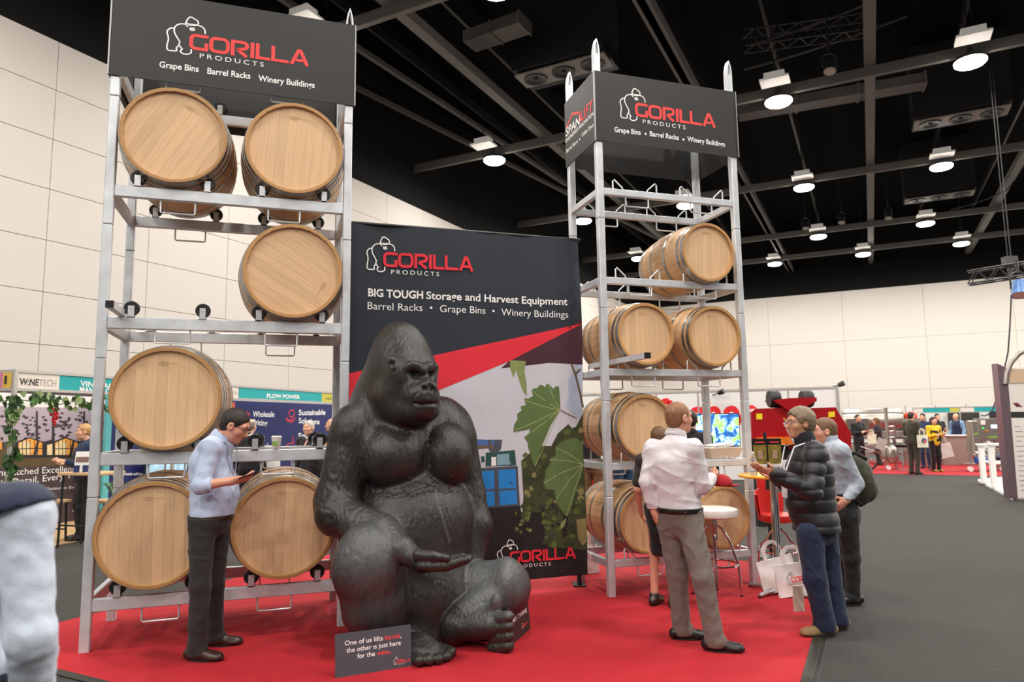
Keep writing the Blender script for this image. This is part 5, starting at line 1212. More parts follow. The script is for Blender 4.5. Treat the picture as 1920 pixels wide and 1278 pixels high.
rf = lambda u, z0, z1, u1, m, nm, t=.02: MB().prism([(u, z0), (u1, z0), (u1, z1), (u, z1)], lambda a, b, tt: tuple(LF.n*a+LF.d*tt+Vector((0, 0, b))), 0, t).build(nm, m, r)
for k in range(12): rf(.05+k*.16, FZ0+.04, FZ1-.04, .05+(k+1)*.16, mat('stripe '+str(k % 6), ['d8b24a', 'c97a9a', '8a6fae', 'c9c04a', 'd49a6a', 'b77aa8'][k % 6], .7), 'stripe')
for z_ in (FZ0, FZ1-.04): rf(0, z_, z_+.04, 3, M_alu, 'rail', .05)
def numq(px0, px1, yb, h): return [(LF.n*1)]
P = Print(lambda u, v, t: tuple(LF.n*(1.0-u)-LF.d*t+Vector((0, 0, v)))); P.text('dark', '0631', .25, FZ0+.1, .12, width=.62, bold=.02, t=.004); P.build(r, {'dark': M_pdark}, {'dark': 'stand_number'})
fascia(LF, U(330), U(660), [(U(332), U(448), M_cream), (U(449), U(604), M_teal), (U(604), U(627), mat('stripe 3', 'c9c04a', .7)), (U(628), U(655), M_cream)], 'booth fascia with teal name board seen through the left rack', [U(632)],
       [('grey', 'WINETECH', (427, 739), (446, 740), .07, 0), ('white', 'FLOW POWER', (500, 745), (562, 747.5), .09, .03), ('dark', '1633', (611, 749), (625, 749.5), .07, .01)])
# navy back wall
o_ = LF.p+LF.d*U(205)+LF.n*1.2; r = empty('booth_wall', o_, 0, 'navy blue booth wall with white slogans behind the left rack', 'booth wall')
px2 = lambda x, y, off: LF.px(x, y, off)
u0, u1 = px2(206, 850, 1.2)[0], px2(660, 800, 1.2)[0]; LF.slab(u0, u1, 0, 2.25, 1.2, .05, o_).build('panel', M_navy, r); LF.slab(u0-.12, u0, 0, 2.3, 1.19, .06, o_).build('edge_strip', mat('teal strip', '5fb3b8', .5), r)
uo = px2(430, 800, 1.2)[0], px2(438, 800, 1.2)[0]; LF.slab(uo[0], uo[1], 0, 2.2, 1.185, .01, o_).build('orange_strip', mat('orange strip', 'e8502a', .6), r)
P = Print(LF.fn(1.199, o_))
for st, a, b, h in (('Wholesale', (474, 781), (514, 781), .14), ('Pricing', (474, 796), (501, 798), .14), ('Sustainable', (560, 778), (610, 777), .15), ('Solutions', (560, 793), (599, 795), .15), ('Smart', (473, 825), (496, 825), .14), ('Technology', (473, 841), (515, 841), .14), ('Smart', (559, 821), (592, 821), .14), ('development adviser', (208, 890.5), (271, 890.5), .06)):
    (ua, va), (ub, vb) = px2(*a, 1.2), px2(*b, 1.2); P.text('white', st, ua, va, h, width=ub-ua, bold=.02, slope=(vb-va)/(ub-ua))
for pts in ([(545, 769), (541, 773), (543, 780), (548, 781), (552, 777), (550, 768), (545, 769)], [(546, 781), (545, 796)], [(545, 790), (537, 783), (537, 788), (545, 790), (553, 782), (551, 789), (545, 790)], [(459, 775), (464, 772), (468, 777), (460, 777)], [(535, 838), (540, 832), (548, 830), (549, 816), (552, 838)]):
    P.quads('red', stroke([px2(*q, 1.2) for q in pts], .022), .002)
P.build(r, {'white': M_pw, 'red': M_pr}, {'white': 'white_lettering', 'red': 'red_emblem'})
# screen on that wall
o_ = LF.p+LF.d*px2(300, 880, 1.0)[0]+LF.n*1.0; r = empty('wall_screen', o_, 0, 'bluish screen on the navy wall between the two left barrels', 'screen')
(a, zb), (b, zt) = px2(272, 900, 1.0), px2(352, 858, 1.0); LF.slab(a, b, zb, zt, 1.0, .05, o_).build('housing', M_dark, r); LF.slab(a+.02, b-.02, zb+.02, zt-.02, .996, .004, o_).build('picture', mat('screen picture', '9fc3d6', .3, var=.75, vscale=5, emit=.35), r)
# counter column
p = at(506, 880, 12.2); o = MB().box((p.x, p.y, .55), (.26, .3, 1.1), None, .01).build('counter', M_wpanel); tag(o, 'white narrow counter in front of the navy booth wall', 'counter')
# ---- corner booth: poster wall
PO = 1.7; o_ = LF.p+LF.d*0+LF.n*PO; r = empty('poster_wall', o_, 0, 'poster wall of cabins at dusk with white slogan', 'poster')
pz = lambda x, y: px2(x, y, PO)
u0, u1 = pz(-60, 850)[0], pz(203, 850)[0]; LF.slab(u0, u1, 0, 2.45, PO, .05, o_).build('panel', mat('poster dusk river', '4a3b40', .6, var=.35, vscale=4, stretch=(1, 1, 4)), r)
P = Print(LF.fn(PO-.001, o_)); PMAT = {'white': M_pw, 'sky': mat('poster sky', 'b9aab6', .6, var=.1, vscale=2), 'tree': mat('poster trees', '42373c', .6, var=.3, vscale=9), 'lawn': mat('poster lawn', '5a4a2a', .6, var=.25, vscale=9), 'dark': mat('poster cabin', '27242e', .6), 'glow': mat('poster glow', 'f0a440', .6, var=.2, vscale=10), 'pale': mat('poster pale light', 'f3dca8', .6, var=.2, vscale=12), 'top': M_wpanel}
def pp(key, pts, t): P.poly(key, [pz(*q) for q in pts], t)
z5 = lambda pts: [(x/4.733, 690+y/4.733) for x, y in pts]
pp('top', z5([(-300, 200), (965, 260), (965, 380), (-300, 380)]), .001); pp('sky', z5([(-300, 330), (965, 360), (965, 640), (-300, 660)]), .002); pp('lawn', z5([(-300, 700), (965, 690), (965, 855), (-300, 890)]), .003)
rg = random.Random(8)
for k in range(90):
    cx_ = rg.choice([(240, 60), (430, 70), (740, 110), (0, 60), (560, 40)]); x = rg.gauss(cx_[0], cx_[1]); y = rg.uniform(390, 630)
    pp('tree', z5([(x+rg.uniform(6, 26)*cos(a), y+rg.uniform(4, 18)*sin(a)) for a in [i*pi/4 for i in range(8)]]), .004+k*1e-5)
for x in (325, 470, 745): pp('tree', z5([(x-8, 380), (x+8, 380), (x+14, 660), (x-14, 660)]), .005)
for ox, wd in ((0, 1), (325, .95)):
    c = lambda pts: z5([(145+ox+(x-145)*wd, y) for x, y in pts])
    pp('dark', c([(145, 650), (260, 610), (385, 655), (385, 790), (145, 800)]), .006); pp('glow', c([(160, 660), (262, 622), (372, 662), (372, 768), (160, 770)]), .007)
    pp('pale', c([(165, 672), (215, 640), (270, 660), (270, 765), (165, 768)]), .008)
    for x in (195, 230, 262, 305, 330): pp('dark', c([(x-3, 640), (x+3, 640), (x+3, 770), (x-3, 770)]), .009)
    pp('dark', c([(150, 712), (380, 708), (380, 714), (150, 718)]), .0095); pp('dark', c([(290, 770), (318, 770), (345, 640), (330, 630)]), .0097)
pp('dark', z5([(385, 655), (480, 625), (470, 790), (385, 790)]), .0058); pp('pale', z5([(415, 680), (462, 670), (462, 768), (415, 770)]), .007); pp('glow', z5([(-30, 650), (14, 650), (14, 720), (-30, 720)]), .007)
for st, a, b, h in (('Unmatched Excellence', (-18, 893), (148, 883), .115), ('in Detail, Every Time', (0, 912), (158, 893), .115), ('Precision and Perfection in Every Build', (10, 923.5), (170, 913), .05)):
    (ua, va), (ub, vb) = pz(*a), pz(*b); P.text('white', st, ua, va, h, width=ub-ua, bold=.003, slope=(vb-va)/(ub-ua), t=.012)
P.quads('pale', stroke([pz(*q) for q in ((136, 957), (141, 950), (147, 957), (141, 962), (136, 957))], .03), .01)
P.build(r, PMAT, {'white': 'white_lettering', 'sky': 'printed_sky', 'tree': 'printed_trees', 'lawn': 'printed_lawn', 'dark': 'printed_cabin', 'glow': 'printed_lamplight', 'pale': 'printed_window', 'top': 'white_border'})
# timber floor of that booth
m = MB(); f_ = lambda u, v, t: tuple(LF.p+LF.d*u+LF.n*v+Vector((0, 0, t)))
fl = empty('timber_floor', LF.p, 0, 'pale timber booth floor at the far left', 'floor covering')
for k in range(8): MB().prism([(-.3, -.35+k*.26), (3.2, -.35+k*.26), (3.2, -.35+k*.26+.255), (-.3, -.35+k*.26+.255)], lambda u, v, t: tuple(LF.d*u+LF.n*v+Vector((0, 0, t))), 0, .012).build('plank', M_oak, fl)
# ivy garland with grapes
M_ivy = [mat('ivy dark', '2c4a24', .6), mat('ivy mid', '456a30', .6), mat('ivy pale', '9db27c', .6)]
lp_ = [(0, 0), (.35, .18), (.5, .05), (.45, .4), (.75, .45), (.5, .62), (0, 1.0), (-.5, .62), (-.75, .45), (-.45, .4), (-.5, .05), (-.35, .18)]
leafs = [MB().prism(lp_, lambda u, v, t: (u*.075, t+.02*abs(u)*1.0, v*.1-.05), 0, .002).mesh('leaf', m) for m in M_ivy]
gr = empty('ivy_garland', LF.p+Vector((0, 0, 2.1)), 0, 'artificial ivy garland draped under the far left fascia and down its post', 'garland')
path = [at(px, py, LF.fn()(LF.px(px, 760)[0], 0, 0)[1]-.06) for px, py in ((2, 752), (28, 748), (60, 752), (80, 748), (110, 758), (140, 752), (160, 762), (190, 756), (206, 766))]
dn = [at(px, py, LF.p.y-.06) for px, py in ((26, 752), (22, 790), (25, 830), (20, 870), (24, 910), (22, 950))]
for ps, nm in ((path, 'vine'), (dn, 'vine')): MB().tube([p_-gr.location for p_ in ps], .008, 5).build(nm, M_ivy[0], gr)
for ps, nL in ((path, 75), (dn, 60)):
    for k in range(nL):
        t = rg.uniform(0, len(ps)-1.001); i = int(t); p_ = ps[i].lerp(ps[i+1], t-i)+Vector((rg.gauss(0, .05), rg.gauss(0, .04), rg.gauss(0, .05)))
        l_ = link('leaf', leafs[rg.choice([0, 0, 1, 1, 1, 2])], gr, p_-gr.location, (rg.uniform(-.7, .7), rg.uniform(-2.5, 2.5), rg.uniform(-.9, .9))); l_.scale = [rg.uniform(.8, 1.5)]*3
c = at(103, 765, path[4].y-.05); g_ = empty('grape_bunch', c, 0, 'red artificial grape bunch hanging from the ivy garland', 'grapes'); gm = MB().ball((0, 0, 0), .022, 8, 6).mesh('grape', mat('red grape', 'c0202c', .3), True)
for k in range(24): z_ = -k*.0105; w_ = .055*(1-k/30); link('grape', gm, g_, (rg.uniform(-w_, w_), rg.uniform(-w_, w_), z_))
MB().cyl((0, 0, .01), (0, 0, .06), .005, n=6).build('stem', M_ivy[0], g_)
# high table with brochures, stools
def high_table(p, w, d, h, yaw, label, name='high_table', top=M_oak, leg=M_dark, cat='table'):
    r = empty(name, (p[0], p[1], 0), yaw, label, cat); MB().box((0, 0, h-.02), (w, d, .04), None, .006).build('table_top' if cat == 'table' else 'seat', top, r)
    for sx in (-1, 1):
        for sy in (-1, 1): MB().bar((sx*(w/2-.04), sy*(d/2-.04), 0), (sx*(w/2-.06), sy*(d/2-.05), h-.04), .025, .025).build('leg', leg, r)
    for sy in (-1, 1): MB().bar((-w/2+.05, sy*(d/2-.045), h*.3), (w/2-.05, sy*(d/2-.045), h*.3), .02, .02).build('footrest', leg, r)
    return r
ly = LF.d; yaw = math.atan2(LF.d.y, LF.d.x)
p = at(172, 890, 10.1); high_table((p.x, p.y), .75, .45, at(172, 884, 10.1).z, yaw-pi/2, 'pale timber high table with leaflets at the far left booth')
tz2 = at(172, 884, 10.1).z
r = empty('leaflet_holder', (at(154, 880, 10.0).x, 10.0, tz2), .1, 'clear leaflet holder on the far left high table', 'leaflet holder'); MB().box((0, 0, .15), (.2, .02, .28), Matrix.Rotation(-.15, 3, 'X')).build('leaflet', M_plast, r)
MB().box((0, -.012, .18), (.17, .004, .07), Matrix.Rotation(-.15, 3, 'X')).build('picture', mat('leaflet picture', '7a5f55', .5, var=.4, vscale=18), r)
for k in (-1, 1): MB().box((k*.06, -.03, .05), (.075, .02, .1)).build('pocket', mat('navy leaflet', '2b3668', .5), r)
p = at(100, 938, 10.5); high_table((p.x, p.y), .36, .32, at(100, 937, 10.5).z, yaw-pi/2, 'backless stool with pale seat in front of the cabin poster', 'stool', cat='stool')
p = at(196, 938, 11.1); high_table((p.x, p.y), .36, .32, at(196, 936, 11.1).z, yaw-pi/2, 'backless stool with pale seat seen behind the rack post', 'stool', cat='stool')
pl = at(220, 940, 11.9); r = empty('potted_plant', (pl.x, pl.y, 0), 0, 'potted plant with blade leaves behind the left rack post', 'plant'); MB().lathe([(.1, 0), (.15, .3), (.13, .3), (.12, .25), (0, .25)], 18).build('pot', M_dark, r, True)
for k in range(12):
    a = k*2.4; d = Vector((cos(a), sin(a), 0)); mb = MB(); P_ = [Vector((0, 0, .25)), d*.08+Vector((0, 0, .55)), d*.22+Vector((0, 0, .75)), d*.36+Vector((0, 0, .72))]
    for (a_, b_), w_ in zip(zip(P_[:-1], P_[1:]), (.03, .035, .02)): mb.bar(a_, b_, w_, .004)
    mb.build('leaf', M_ivy[1], r)
# ------------------------------------------------------------------ booth with the red lettering, behind the right rack
FF = Face((3.85, 20.74), (5.04, -2.2)); fpx = FF.px
o_ = FF.p; r = empty('booth_wall', o_, 0, 'white booth wall with huge red lettering behind the right rack', 'booth wall')
u0, u1 = fpx(1085, 800)[0], fpx(1573, 800)[0]; nP = 6
for k in range(nP): a = u0+(u1-u0)*k/nP; b = u0+(u1-u0)*(k+1)/nP; FF.slab(a+.02, b-.02, 0, 2.45, 0, .03, o_).build('panel', M_wpanel, r); FF.slab(b-.025, b+.025, 0, 2.5, -.01, .05, o_).build('post', M_alu, r)
FF.slab(u0, u1, 2.44, 2.5, -.015, .06, o_).build('top_rail', M_alu, r)
MB().prism([(0, 0), (2.4, 0), (2.4, 2.45), (0, 2.45)], lambda a, b, t: tuple(FF.d*(u1+t)+FF.n*a+Vector((0, 0, b))), 0, .04).build('side_panel', M_wpanel, r)
for a in (0, 1.2, 2.4): MB().prism([(a-.03, 0), (a+.03, 0), (a+.03, 2.5), (a-.03, 2.5)], lambda q, b, t: tuple(FF.d*(u1+t)+FF.n*q+Vector((0, 0, b))), -.02, .06).build('post', M_alu, r)
P = Print(FF.fn(-.002, o_)); (a, va), (b, vb) = fpx(1233, 800), fpx(1421, 797); P.text('red', 'fischer', a, va, .86*.97, width=b-a, bold=.035, slope=(vb-va)/(b-a)); c = fpx(1387, 785); P.poly('red', [(c[0]+.11*cos(q), c[1]+.11*sin(q)) for q in [k*pi/4 for k in range(8)]]); P.build(r, {'red': mat('bright red letters', 'ec1c24', .5)}, {'red': 'red_lettering'})
for px, py, lb in ((1572, 722, 'small black spotlight on the corner of the white booth wall'), (1347, 737, 'small black arm spotlight above the red lettering')):
    c = at(px, py, 19.6); s_ = empty('arm_spotlight', c, 0, lb, 'spotlight'); MB().cyl((0, 0, 0), (.12, -.1, .06), .06, .08, 12).build('head', M_dark, s_); MB().cyl((0, 0, 0), (-.1, .5, -.05), .015, n=6).build('arm', M_dark, s_)
# television
TY = 14.5; c0, c1 = at(1297, 838, TY), at(1386, 774, TY); r = empty('television', ((c0.x+c1.x)/2, TY, 0), 0, 'large television showing a bright green and blue map', 'television'); w_, h_ = c1.x-c0.x, c1.z-c0.z
MB().box((0, .03, (c0.z+c1.z)/2), (w_, .05, h_), None, .01).build('housing', M_rub, r)
tm = bpy.data.materials.new('map picture'); tm.use_nodes = True; N = tm.node_tree.nodes; b_ = N['Principled BSDF']; n_ = N.new('ShaderNodeTexNoise'); n_.inputs['Scale'].default_value = 5.5; n_.inputs['Detail'].default_value = 7; n_.inputs['Distortion'].default_value = .6; tc = N.new('ShaderNodeTexCoord'); cr = N.new('ShaderNodeValToRGB')
for i, (p_, c_) in enumerate(((0, (.01, .05, .2)), (.42, (.02, .12, .42)), (.47, (.12, .4, .8)), (.51, (.75, .92, 1)), (.55, (.25, .75, .12)), (.7, (.5, .95, .3)))):
    e_ = cr.color_ramp.elements[i] if i < 2 else cr.color_ramp.elements.new(p_); e_.position = p_; e_.color = (*c_, 1)
tm.node_tree.links.new(tc.outputs['Object'], n_.inputs['Vector']); tm.node_tree.links.new(n_.outputs[0], cr.inputs[0]); tm.node_tree.links.new(cr.outputs[0], b_.inputs['Base Color']); tm.node_tree.links.new(cr.outputs[0], b_.inputs['Emission Color']); b_.inputs['Emission Strength'].default_value = .75
MB().box((0, -.0, (c0.z+c1.z)/2), (w_-.04, .012, h_-.04)).build('screen', tm, r); MB().box((0, .06, c0.z/2), (.09, .06, c0.z)).build('column', M_dark, r); MB().box((0, .06, .02), (.8, .5, .04), None, .01).build('base', M_dark, r)
# red implement: two guards, a raised deck with tyres, orange bar
M_mred = mat('red machine paint', '9c0712', .3); MY = 16.5; q = lambda x, y: at(x, y, MY); o_ = Vector((q(1490, 800).x, MY, 0)); r = empty('red_machine', o_, 0, 'red farm implement with yellow stickers in front of the white booth wall', 'machine')
def poly(pts, y0, t, nm, m, par=r): return MB().prism([(q(*p_).x-o_.x, q(*p_).z) for p_ in pts], lambda u, v, tt: (u, tt, v), y0, y0+t).build(nm, m, par)
gl = poly([(1409, 772), (1416, 766), (1473, 764), (1483, 772), (1486, 830), (1410, 830)], 0, .35, 'guard', M_mred); gr_ = poly([(1517, 765), (1567, 763), (1574, 776), (1596, 812), (1596, 842), (1517, 842)], 0, .35, 'guard', M_mred)
poly([(1418, 775), (1429, 775), (1429, 786), (1418, 786)], -.012, .01, 'sticker', mat('yellow sticker', 'e8c81a', .5), gl); poly([(1553, 772), (1565, 771), (1565, 781), (1553, 782)], -.012, .01, 'sticker', mat('yellow sticker', 'e8c81a', .5), gr_)
poly([(1446, 750), (1480, 746), (1528, 745), (1528, 752), (1512, 760), (1495, 770), (1475, 770), (1462, 760)], -.1, .6, 'deck', M_mred); poly([(1482, 768), (1490, 768), (1495, 842), (1480, 842)], .05, .2, 'mast', M_mred)
poly([(1418, 820), (1500, 818), (1500, 832), (1418, 834)], -.15, .4, 'cross_bar', mat('orange machine paint', 'e8791a', .4)); poly([(1410, 830), (1590, 842), (1590, 862), (1410, 862)], .1, .5, 'chassis', M_dark)
for x in (1455, 1517):
    c = q(x, 747); MB().lathe([(.1, -.12), (.19, -.12), (.21, -.08), (.21, .08), (.19, .12), (.1, .12)], 20, (c.x-o_.x, .15, c.z), (1, 0, 0)).build('tyre', M_rub, r, True)
for x in (1430, 1575):
    c = q(x, 862); MB().lathe([(.14, -.12), (.34, -.12), (.38, -.07), (.38, .07), (.34, .12), (.14, .12)], 24, (c.x-o_.x, .3, .38), (1, 0, 0)).build('wheel', M_rub, r, True)
mb = MB(); P_ = [q(1480, 828), q(1462, 792), q(1470, 790), q(1498, 796)]; mb.tube([(p_.x-o_.x, -.25, p_.z) for p_ in P_], .025, 8); mb.build('control_arm', M_galv, r, True)
MB().bar((q(1463, 784).x-o_.x, -.2, q(1463, 784).z), (q(1472, 794).x-o_.x, -.2, q(1472, 794).z), .03, .02).build('yellow_lever', mat('yellow sticker', 'e8c81a', .5), r)
# red equipment glimpsed through the lower right rack
c = gnd(1108, 985); r = empty('red_equipment', (c.x, c.y+1.5, 0), 0, 'red and yellow equipment glimpsed between banner and right rack', 'machine')
MB().box((0, 0, .62), (1.5, .5, .4), None, .04).build('body', mat('bright red paint', 'd4231c', .35), r); MB().box((-.1, -.26, .72), (.6, .02, .12)).build('stripe', mat('yellow stripe', 'f0b020', .5), r); MB().box((0, 0, .35), (1.6, .6, .08)).build('frame', M_dark, r)
for x in (-.6, .6): MB().cyl((x, -.25, .2), (x, .25, .2), .2, n=18).build('wheel', M_rub, r, True)
# fire extinguisher + black stand beyond the table
c = gnd(1432, 985); r = empty('fire_extinguisher', (c.x, c.y, 0), 0, 'small red fire extinguisher beyond the yellow table', 'extinguisher'); MB().lathe([(.06, .35), (.07, .37), (.07, .75), (.05, .82), (.02, .84), (0, .84)], 16).build('cylinder', mat('bright red paint', 'd4231c', .35), r, True); MB().tube([(0, 0, .84), (.06, -.05, .86), (.1, -.06, .7), (.09, -.06, .5)], .012, 6).build('hose', M_rub, r); MB().box((0, 0, .18), (.22, .2, .36)).build('stand', M_dark, r)
# ------------------------------------------------------------------ far right: stands beyond the aisle
M_stain = mat('stainless steel', 'b3aba2', .28, .85, bump=.02, bscale=8); M_cask = mat('brushed steel box', '9c948c', .4, .7)
o_ = H(-1.6, 23.6); rc2 = empty('far_carpet', o_, HA, 'red carpet strip of the far equipment stand', 'carpet'); MB().box((3.6, 3.5, .004), (7.2, 7, .008)).build('pile', M_red, rc2); MB().box((3.6, -.03, .006), (7.2, .06, .012)).build('edging', M_edge, rc2)
def far(px, Y): p = at(px, 800, Y); return Vector((p.x, p.y, 0))
def Zt(px, py, Y): return at(px, py, Y).z
FY = 26
# horizontal tank press on a frame
c = far(1640, FY+.4); r = empty('tank_press', c, HA, 'long stainless horizontal wine press on a frame, far right', 'machine'); k = FY/F
MB().lathe([(.3, -1.1), (.42, -1.05), (.45, -.9), (.45, .8), (.4, .95), (.2, 1.0), (0, 1.0)], 28, (0, 0, Zt(1650, 788, FY)), (1, 0, 0)).build('drum', M_stain, r, True)
MB().box((-.55, -.42, Zt(1650, 795, FY)), (.75, .08, .42)).build('hatch', mat('dark opening', '57504a', .6), r); MB().box((0, 0, Zt(1650, 815, FY)), (2.3, .8, .3), None, .03).build('tray', M_stain, r)
for z_ in (.35, .6): MB().box((0, -.1, z_), (2.2, .7, .12)).build('rail', M_stain, r)
for sx in (-1, 1):
    for sy in (-1, 1): MB().box((sx*.95, sy*.3, .65), (.1, .1, 1.3)).build('leg', M_stain, r)
MB().ball((1.2, -.1, Zt(1690, 780, FY)), (.22, .2, .18), 12, 8).build('red_motor', mat('orange red motor', 'e84a28', .35), r, True)
c = far(1713, FY-1.6); r = empty('grape_hopper', c, HA, 'tall grey steel hopper beside the horizontal press', 'machine'); zt = Zt(1708, 784, FY-1)
MB().add([(-.38, -.3, .5), (.38, -.3, .5), (.38, .3, .5), (-.38, .3, .5), (-.3, -.3, zt), (.38, -.3, zt), (.38, .3, zt), (-.3, .3, zt)], [(0, 1, 2, 3), (4, 7, 6, 5), (0, 4, 5, 1), (1, 5, 6, 2), (2, 6, 7, 3), (3, 7, 4, 0)]).build('bin', M_cask, r)
for sx in (-1, 1):
    for sy in (-1, 1): MB().box((sx*.3, sy*.22, .25), (.06, .06, .5)).build('leg', M_stain, r)
MB().box((-.25, -.31, zt-.2), (.1, .01, .12)).build('label', M_plast, r)
# vertical tank with column
c = far(1666, 23); r = empty('steel_tank', c, 0, 'small upright stainless tank with a tall column on the far stand', 'tank'); zt = Zt(1666, 838, 23)
MB().lathe([(.1, .18), (.22, .2), (.24, .25), (.24, zt-.1), (.2, zt), (.05, zt+.06), (0, zt+.06)], 24).build('vessel', M_stain, r, True); MB().cyl((-.05, 0, zt), (-.05, 0, Zt(1666, 764, 23)), .055, n=14).build('column', M_stain, r, True)
for k_ in range(4): a = k_*pi/2+.5; MB().cyl((.2*cos(a), .2*sin(a), 0), (.19*cos(a), .19*sin(a), .3), .02, n=8).build('leg', M_stain, r)
for z_ in (1.0, 1.2, 1.35): MB().tube([(-.05, -.06, z_), (.1, -.14, z_+.02), (.12, -.12, z_-.15)], .025, 8).build('valve', M_chrome, r, True)
MB().tube([(-.24, -.1, .3), (-.4, -.2, .25), (-.42, -.2, .6), (-.26, -.1, .7)], .03, 8).build('hose', M_stain, r, True)
# far bar stools and table
for px, Y, lb in ((1688, 22.3, 'far chrome stool with black seat between tank and olive-jacketed visitor'), (1742, 22.0, 'far chrome stool with black seat right of the olive-jacketed visitor')):
    c = far(px, Y); r = empty('far_stool', c, 0, lb, 'stool'); MB().lathe([(.2, 0), (.2, .02), (.03, .04), (.03, .72), (0, .72)], 20).build('stem', M_chrome, r, True); MB().lathe([(.17, .72), (.19, .75), (.19, .8), (.16, .82), (0, .82)], 20).build('seat', M_rub, r, True); MB().tube([(-.17, .1, .8), (-.2, .12, 1.0), (0, .2, 1.02), (.2, .12, 1.0), (.17, .1, .8)], .025, 8).build('backrest', M_rub, r, True)
# trolley with wheel
c = far(1622, 22.5); r = empty('hand_cart', c, 0, 'hand cart with spoked wheel and paper bag beside the white booth end', 'cart'); MB().tube([(.0+.33*cos(a), .03*0, .36+.33*sin(a)) for a in [2*pi*i/28 for i in range(28)]], .035, 8, True).build('wheel', M_rub, r, True)
mb = MB()
for k_ in range(8): a = k_*pi/4; mb.cyl((0, 0, .36), (.33*cos(a), 0, .36+.33*sin(a)), .008, n=5)
mb.build('spokes', M_chrome, r); MB().tube([(-.2, -.05, .75), (.35, -.05, .55), (.62, -.05, .2)], .02, 8).build('frame', M_stain, r, True); MB().lathe([(.03, -.03), (.07, -.03), (.07, .03), (.03, .03)], 14, (.62, -.05, .08), (0, 1, 0)).build('castor', M_plast, r, True); MB().box((.42, -.1, .82), (.28, .04, .36), Matrix.Rotation(.4, 3, 'Y')).build('paper_bag', mat('grey paper', 'a9a39c', .7), r)
# counter, filter unit and cabinet
c = far(1793, 24.5); o = MB().box((c.x, c.y, .5), (1.0, .6, 1.0), HROT, .01).build('counter', mat('taupe counter', '8f7f76', .5)); tag(o, 'taupe counter behind the visitor in yellow', 'counter'); MB().box((c.x, c.y, 1.01), (1.1, .7, .03), HROT).build('worktop', M_wpanel, o)
c = far(1822, 21.5); r = empty('filter_unit', c, 0, 'stainless filter cylinder on a wheeled frame with blue pump', 'machine'); zb_, zt = Zt(1822, 852, 21.5), Zt(1822, 788, 21.5)
MB().lathe([(.1, zb_), (.16, zb_+.03), (.16, zt-.03), (.1, zt), (0, zt)], 22).build('cylinder', M_stain, r, True); MB().box((0, -.165, zt-.4), (.12, .006, .04)).build('green_label', mat('green label', '7fb83a', .5), r)
MB().box((.25, .05, .22), (1.1, .5, .06)).build('frame', M_stain, r); MB().cyl((-.1, -.2, .35), (.2, -.2, .35), .1, n=14).build('pump', mat('blue pump', '1f4fa0', .4), r, True); MB().cyl((.5, -.1, .4), (.75, -.1, .4), .13, n=14).build('motor', mat('dark blue motor', '1c2540', .4), r, True)
for x in (-.25, .7): MB().lathe([(.02, -.03), (.08, -.03), (.08, .03), (.02, .03)], 14, (x, -.15, .085), (0, 1, 0)).build('castor', M_plast, r, True); MB().cyl((x, -.15, .12), (x, -.15, .22), .02, n=8).build('fork', M_chrome, r)
for k_ in range(5): MB().tube([(-.15+.06*k_, -.15, .4+.1*k_), (-.2+.1*k_, -.25, .5), (-.05+.08*k_, -.2, zb_+.05*k_)], .022, 8).build('pipe', M_chrome, r, True)
MB().cyl((-.14, 0, .25), (-.14, 0, zt), .025, n=10).build('riser', M_chrome, r, True)
c = far(1850, 22); r = empty('control_cabinet', c, 0, 'stainless control cabinet with green lamp and lit display', 'cabinet'); zb_, zt = Zt(1850, 826, 22), Zt(1850, 784, 22)
MB().box((0, 0, (zb_+zt)/2), (.62, .3, zt-zb_), None, .01).build('body', M_stain, r); MB().box((.13, -.152, zt-.25), (.2, .008, .12)).build('display', mat('lit display', 'bfe0f5', .3, emit=.8), r); MB().box((-.2, -.152, zt-.12), (.15, .006, .14)).build('plate', M_plast, r); MB().cyl((-.22, -.15, zt-.3), (-.22, -.17, zt-.3), .025, n=12).build('green_lamp', mat('green lamp', '2fe060', .3, emit=1.0), r); MB().cyl((-.12, -.15, zt-.38), (-.12, -.18, zt-.38), .03, n=12).build('knob', mat('orange knob', 'd8861e', .4), r); MB().box((.05, -.153, zb_+.12), (.3, .005, .04)).build('green_label', mat('green label', '7fb83a', .5), r)
for sx in (-1, 1): MB().box((sx*.25, 0, zb_/2), (.06, .25, zb_)).build('leg', M_stain, r)
mb = MB(); rgk = random.Random(3)
for k_ in range(7): mb.tube([(rgk.uniform(-.3, .3), -.1, zb_), (rgk.uniform(-.3, .3), -.2, zb_*.6), (rgk.uniform(-.3, .3), -.1, .3)], .02, 6)
mb.build('hoses', M_cask, r); tag(r.children[-1], kind='stuff')
# back row of booths
BF = Face(tuple(at(1715, 770, 34))[:2], (hu.x, hu.y)); uB = lambda x: BF.px(x, 775)[0]
r = empty('booth_wall', BF.p, 0, 'white shell booths along the far wall at right', 'booth wall')
for k_ in range(6): BF.slab(-.3+k_*1.3, -.3+(k_+1)*1.3-.03, 0, 2.2, 1.5, .04, BF.p).build('panel', M_wpanel, r); BF.slab(-.35+k_*1.3, -.3+k_*1.3, 0, 2.25, 1.48, .06, BF.p).build('post', M_alu, r)
fascia(BF, uB(1712), uB(1880), [(uB(1713), uB(1731), M_cream), (uB(1731), uB(1782), M_teal), (uB(1782), uB(1800), mat('stripe 3', 'c9c04a', .7)), (uB(1801), uB(1827), M_cream), (uB(1827), uB(1880), M_teal)], 'teal and cream fascia of the far booths at right', [uB(1712), uB(1800), uB(1879)],
       [('white', 'VINEYARD MACHINERY', (1737, 771.5), (1778, 771), .1, .02), ('white', 'CELLAR EQUIPMENT', (1838, 770), (1872, 769.5), .1, .02)] if False else [], BF.px(1750, 774)[1], BF.px(1750, 763)[1])
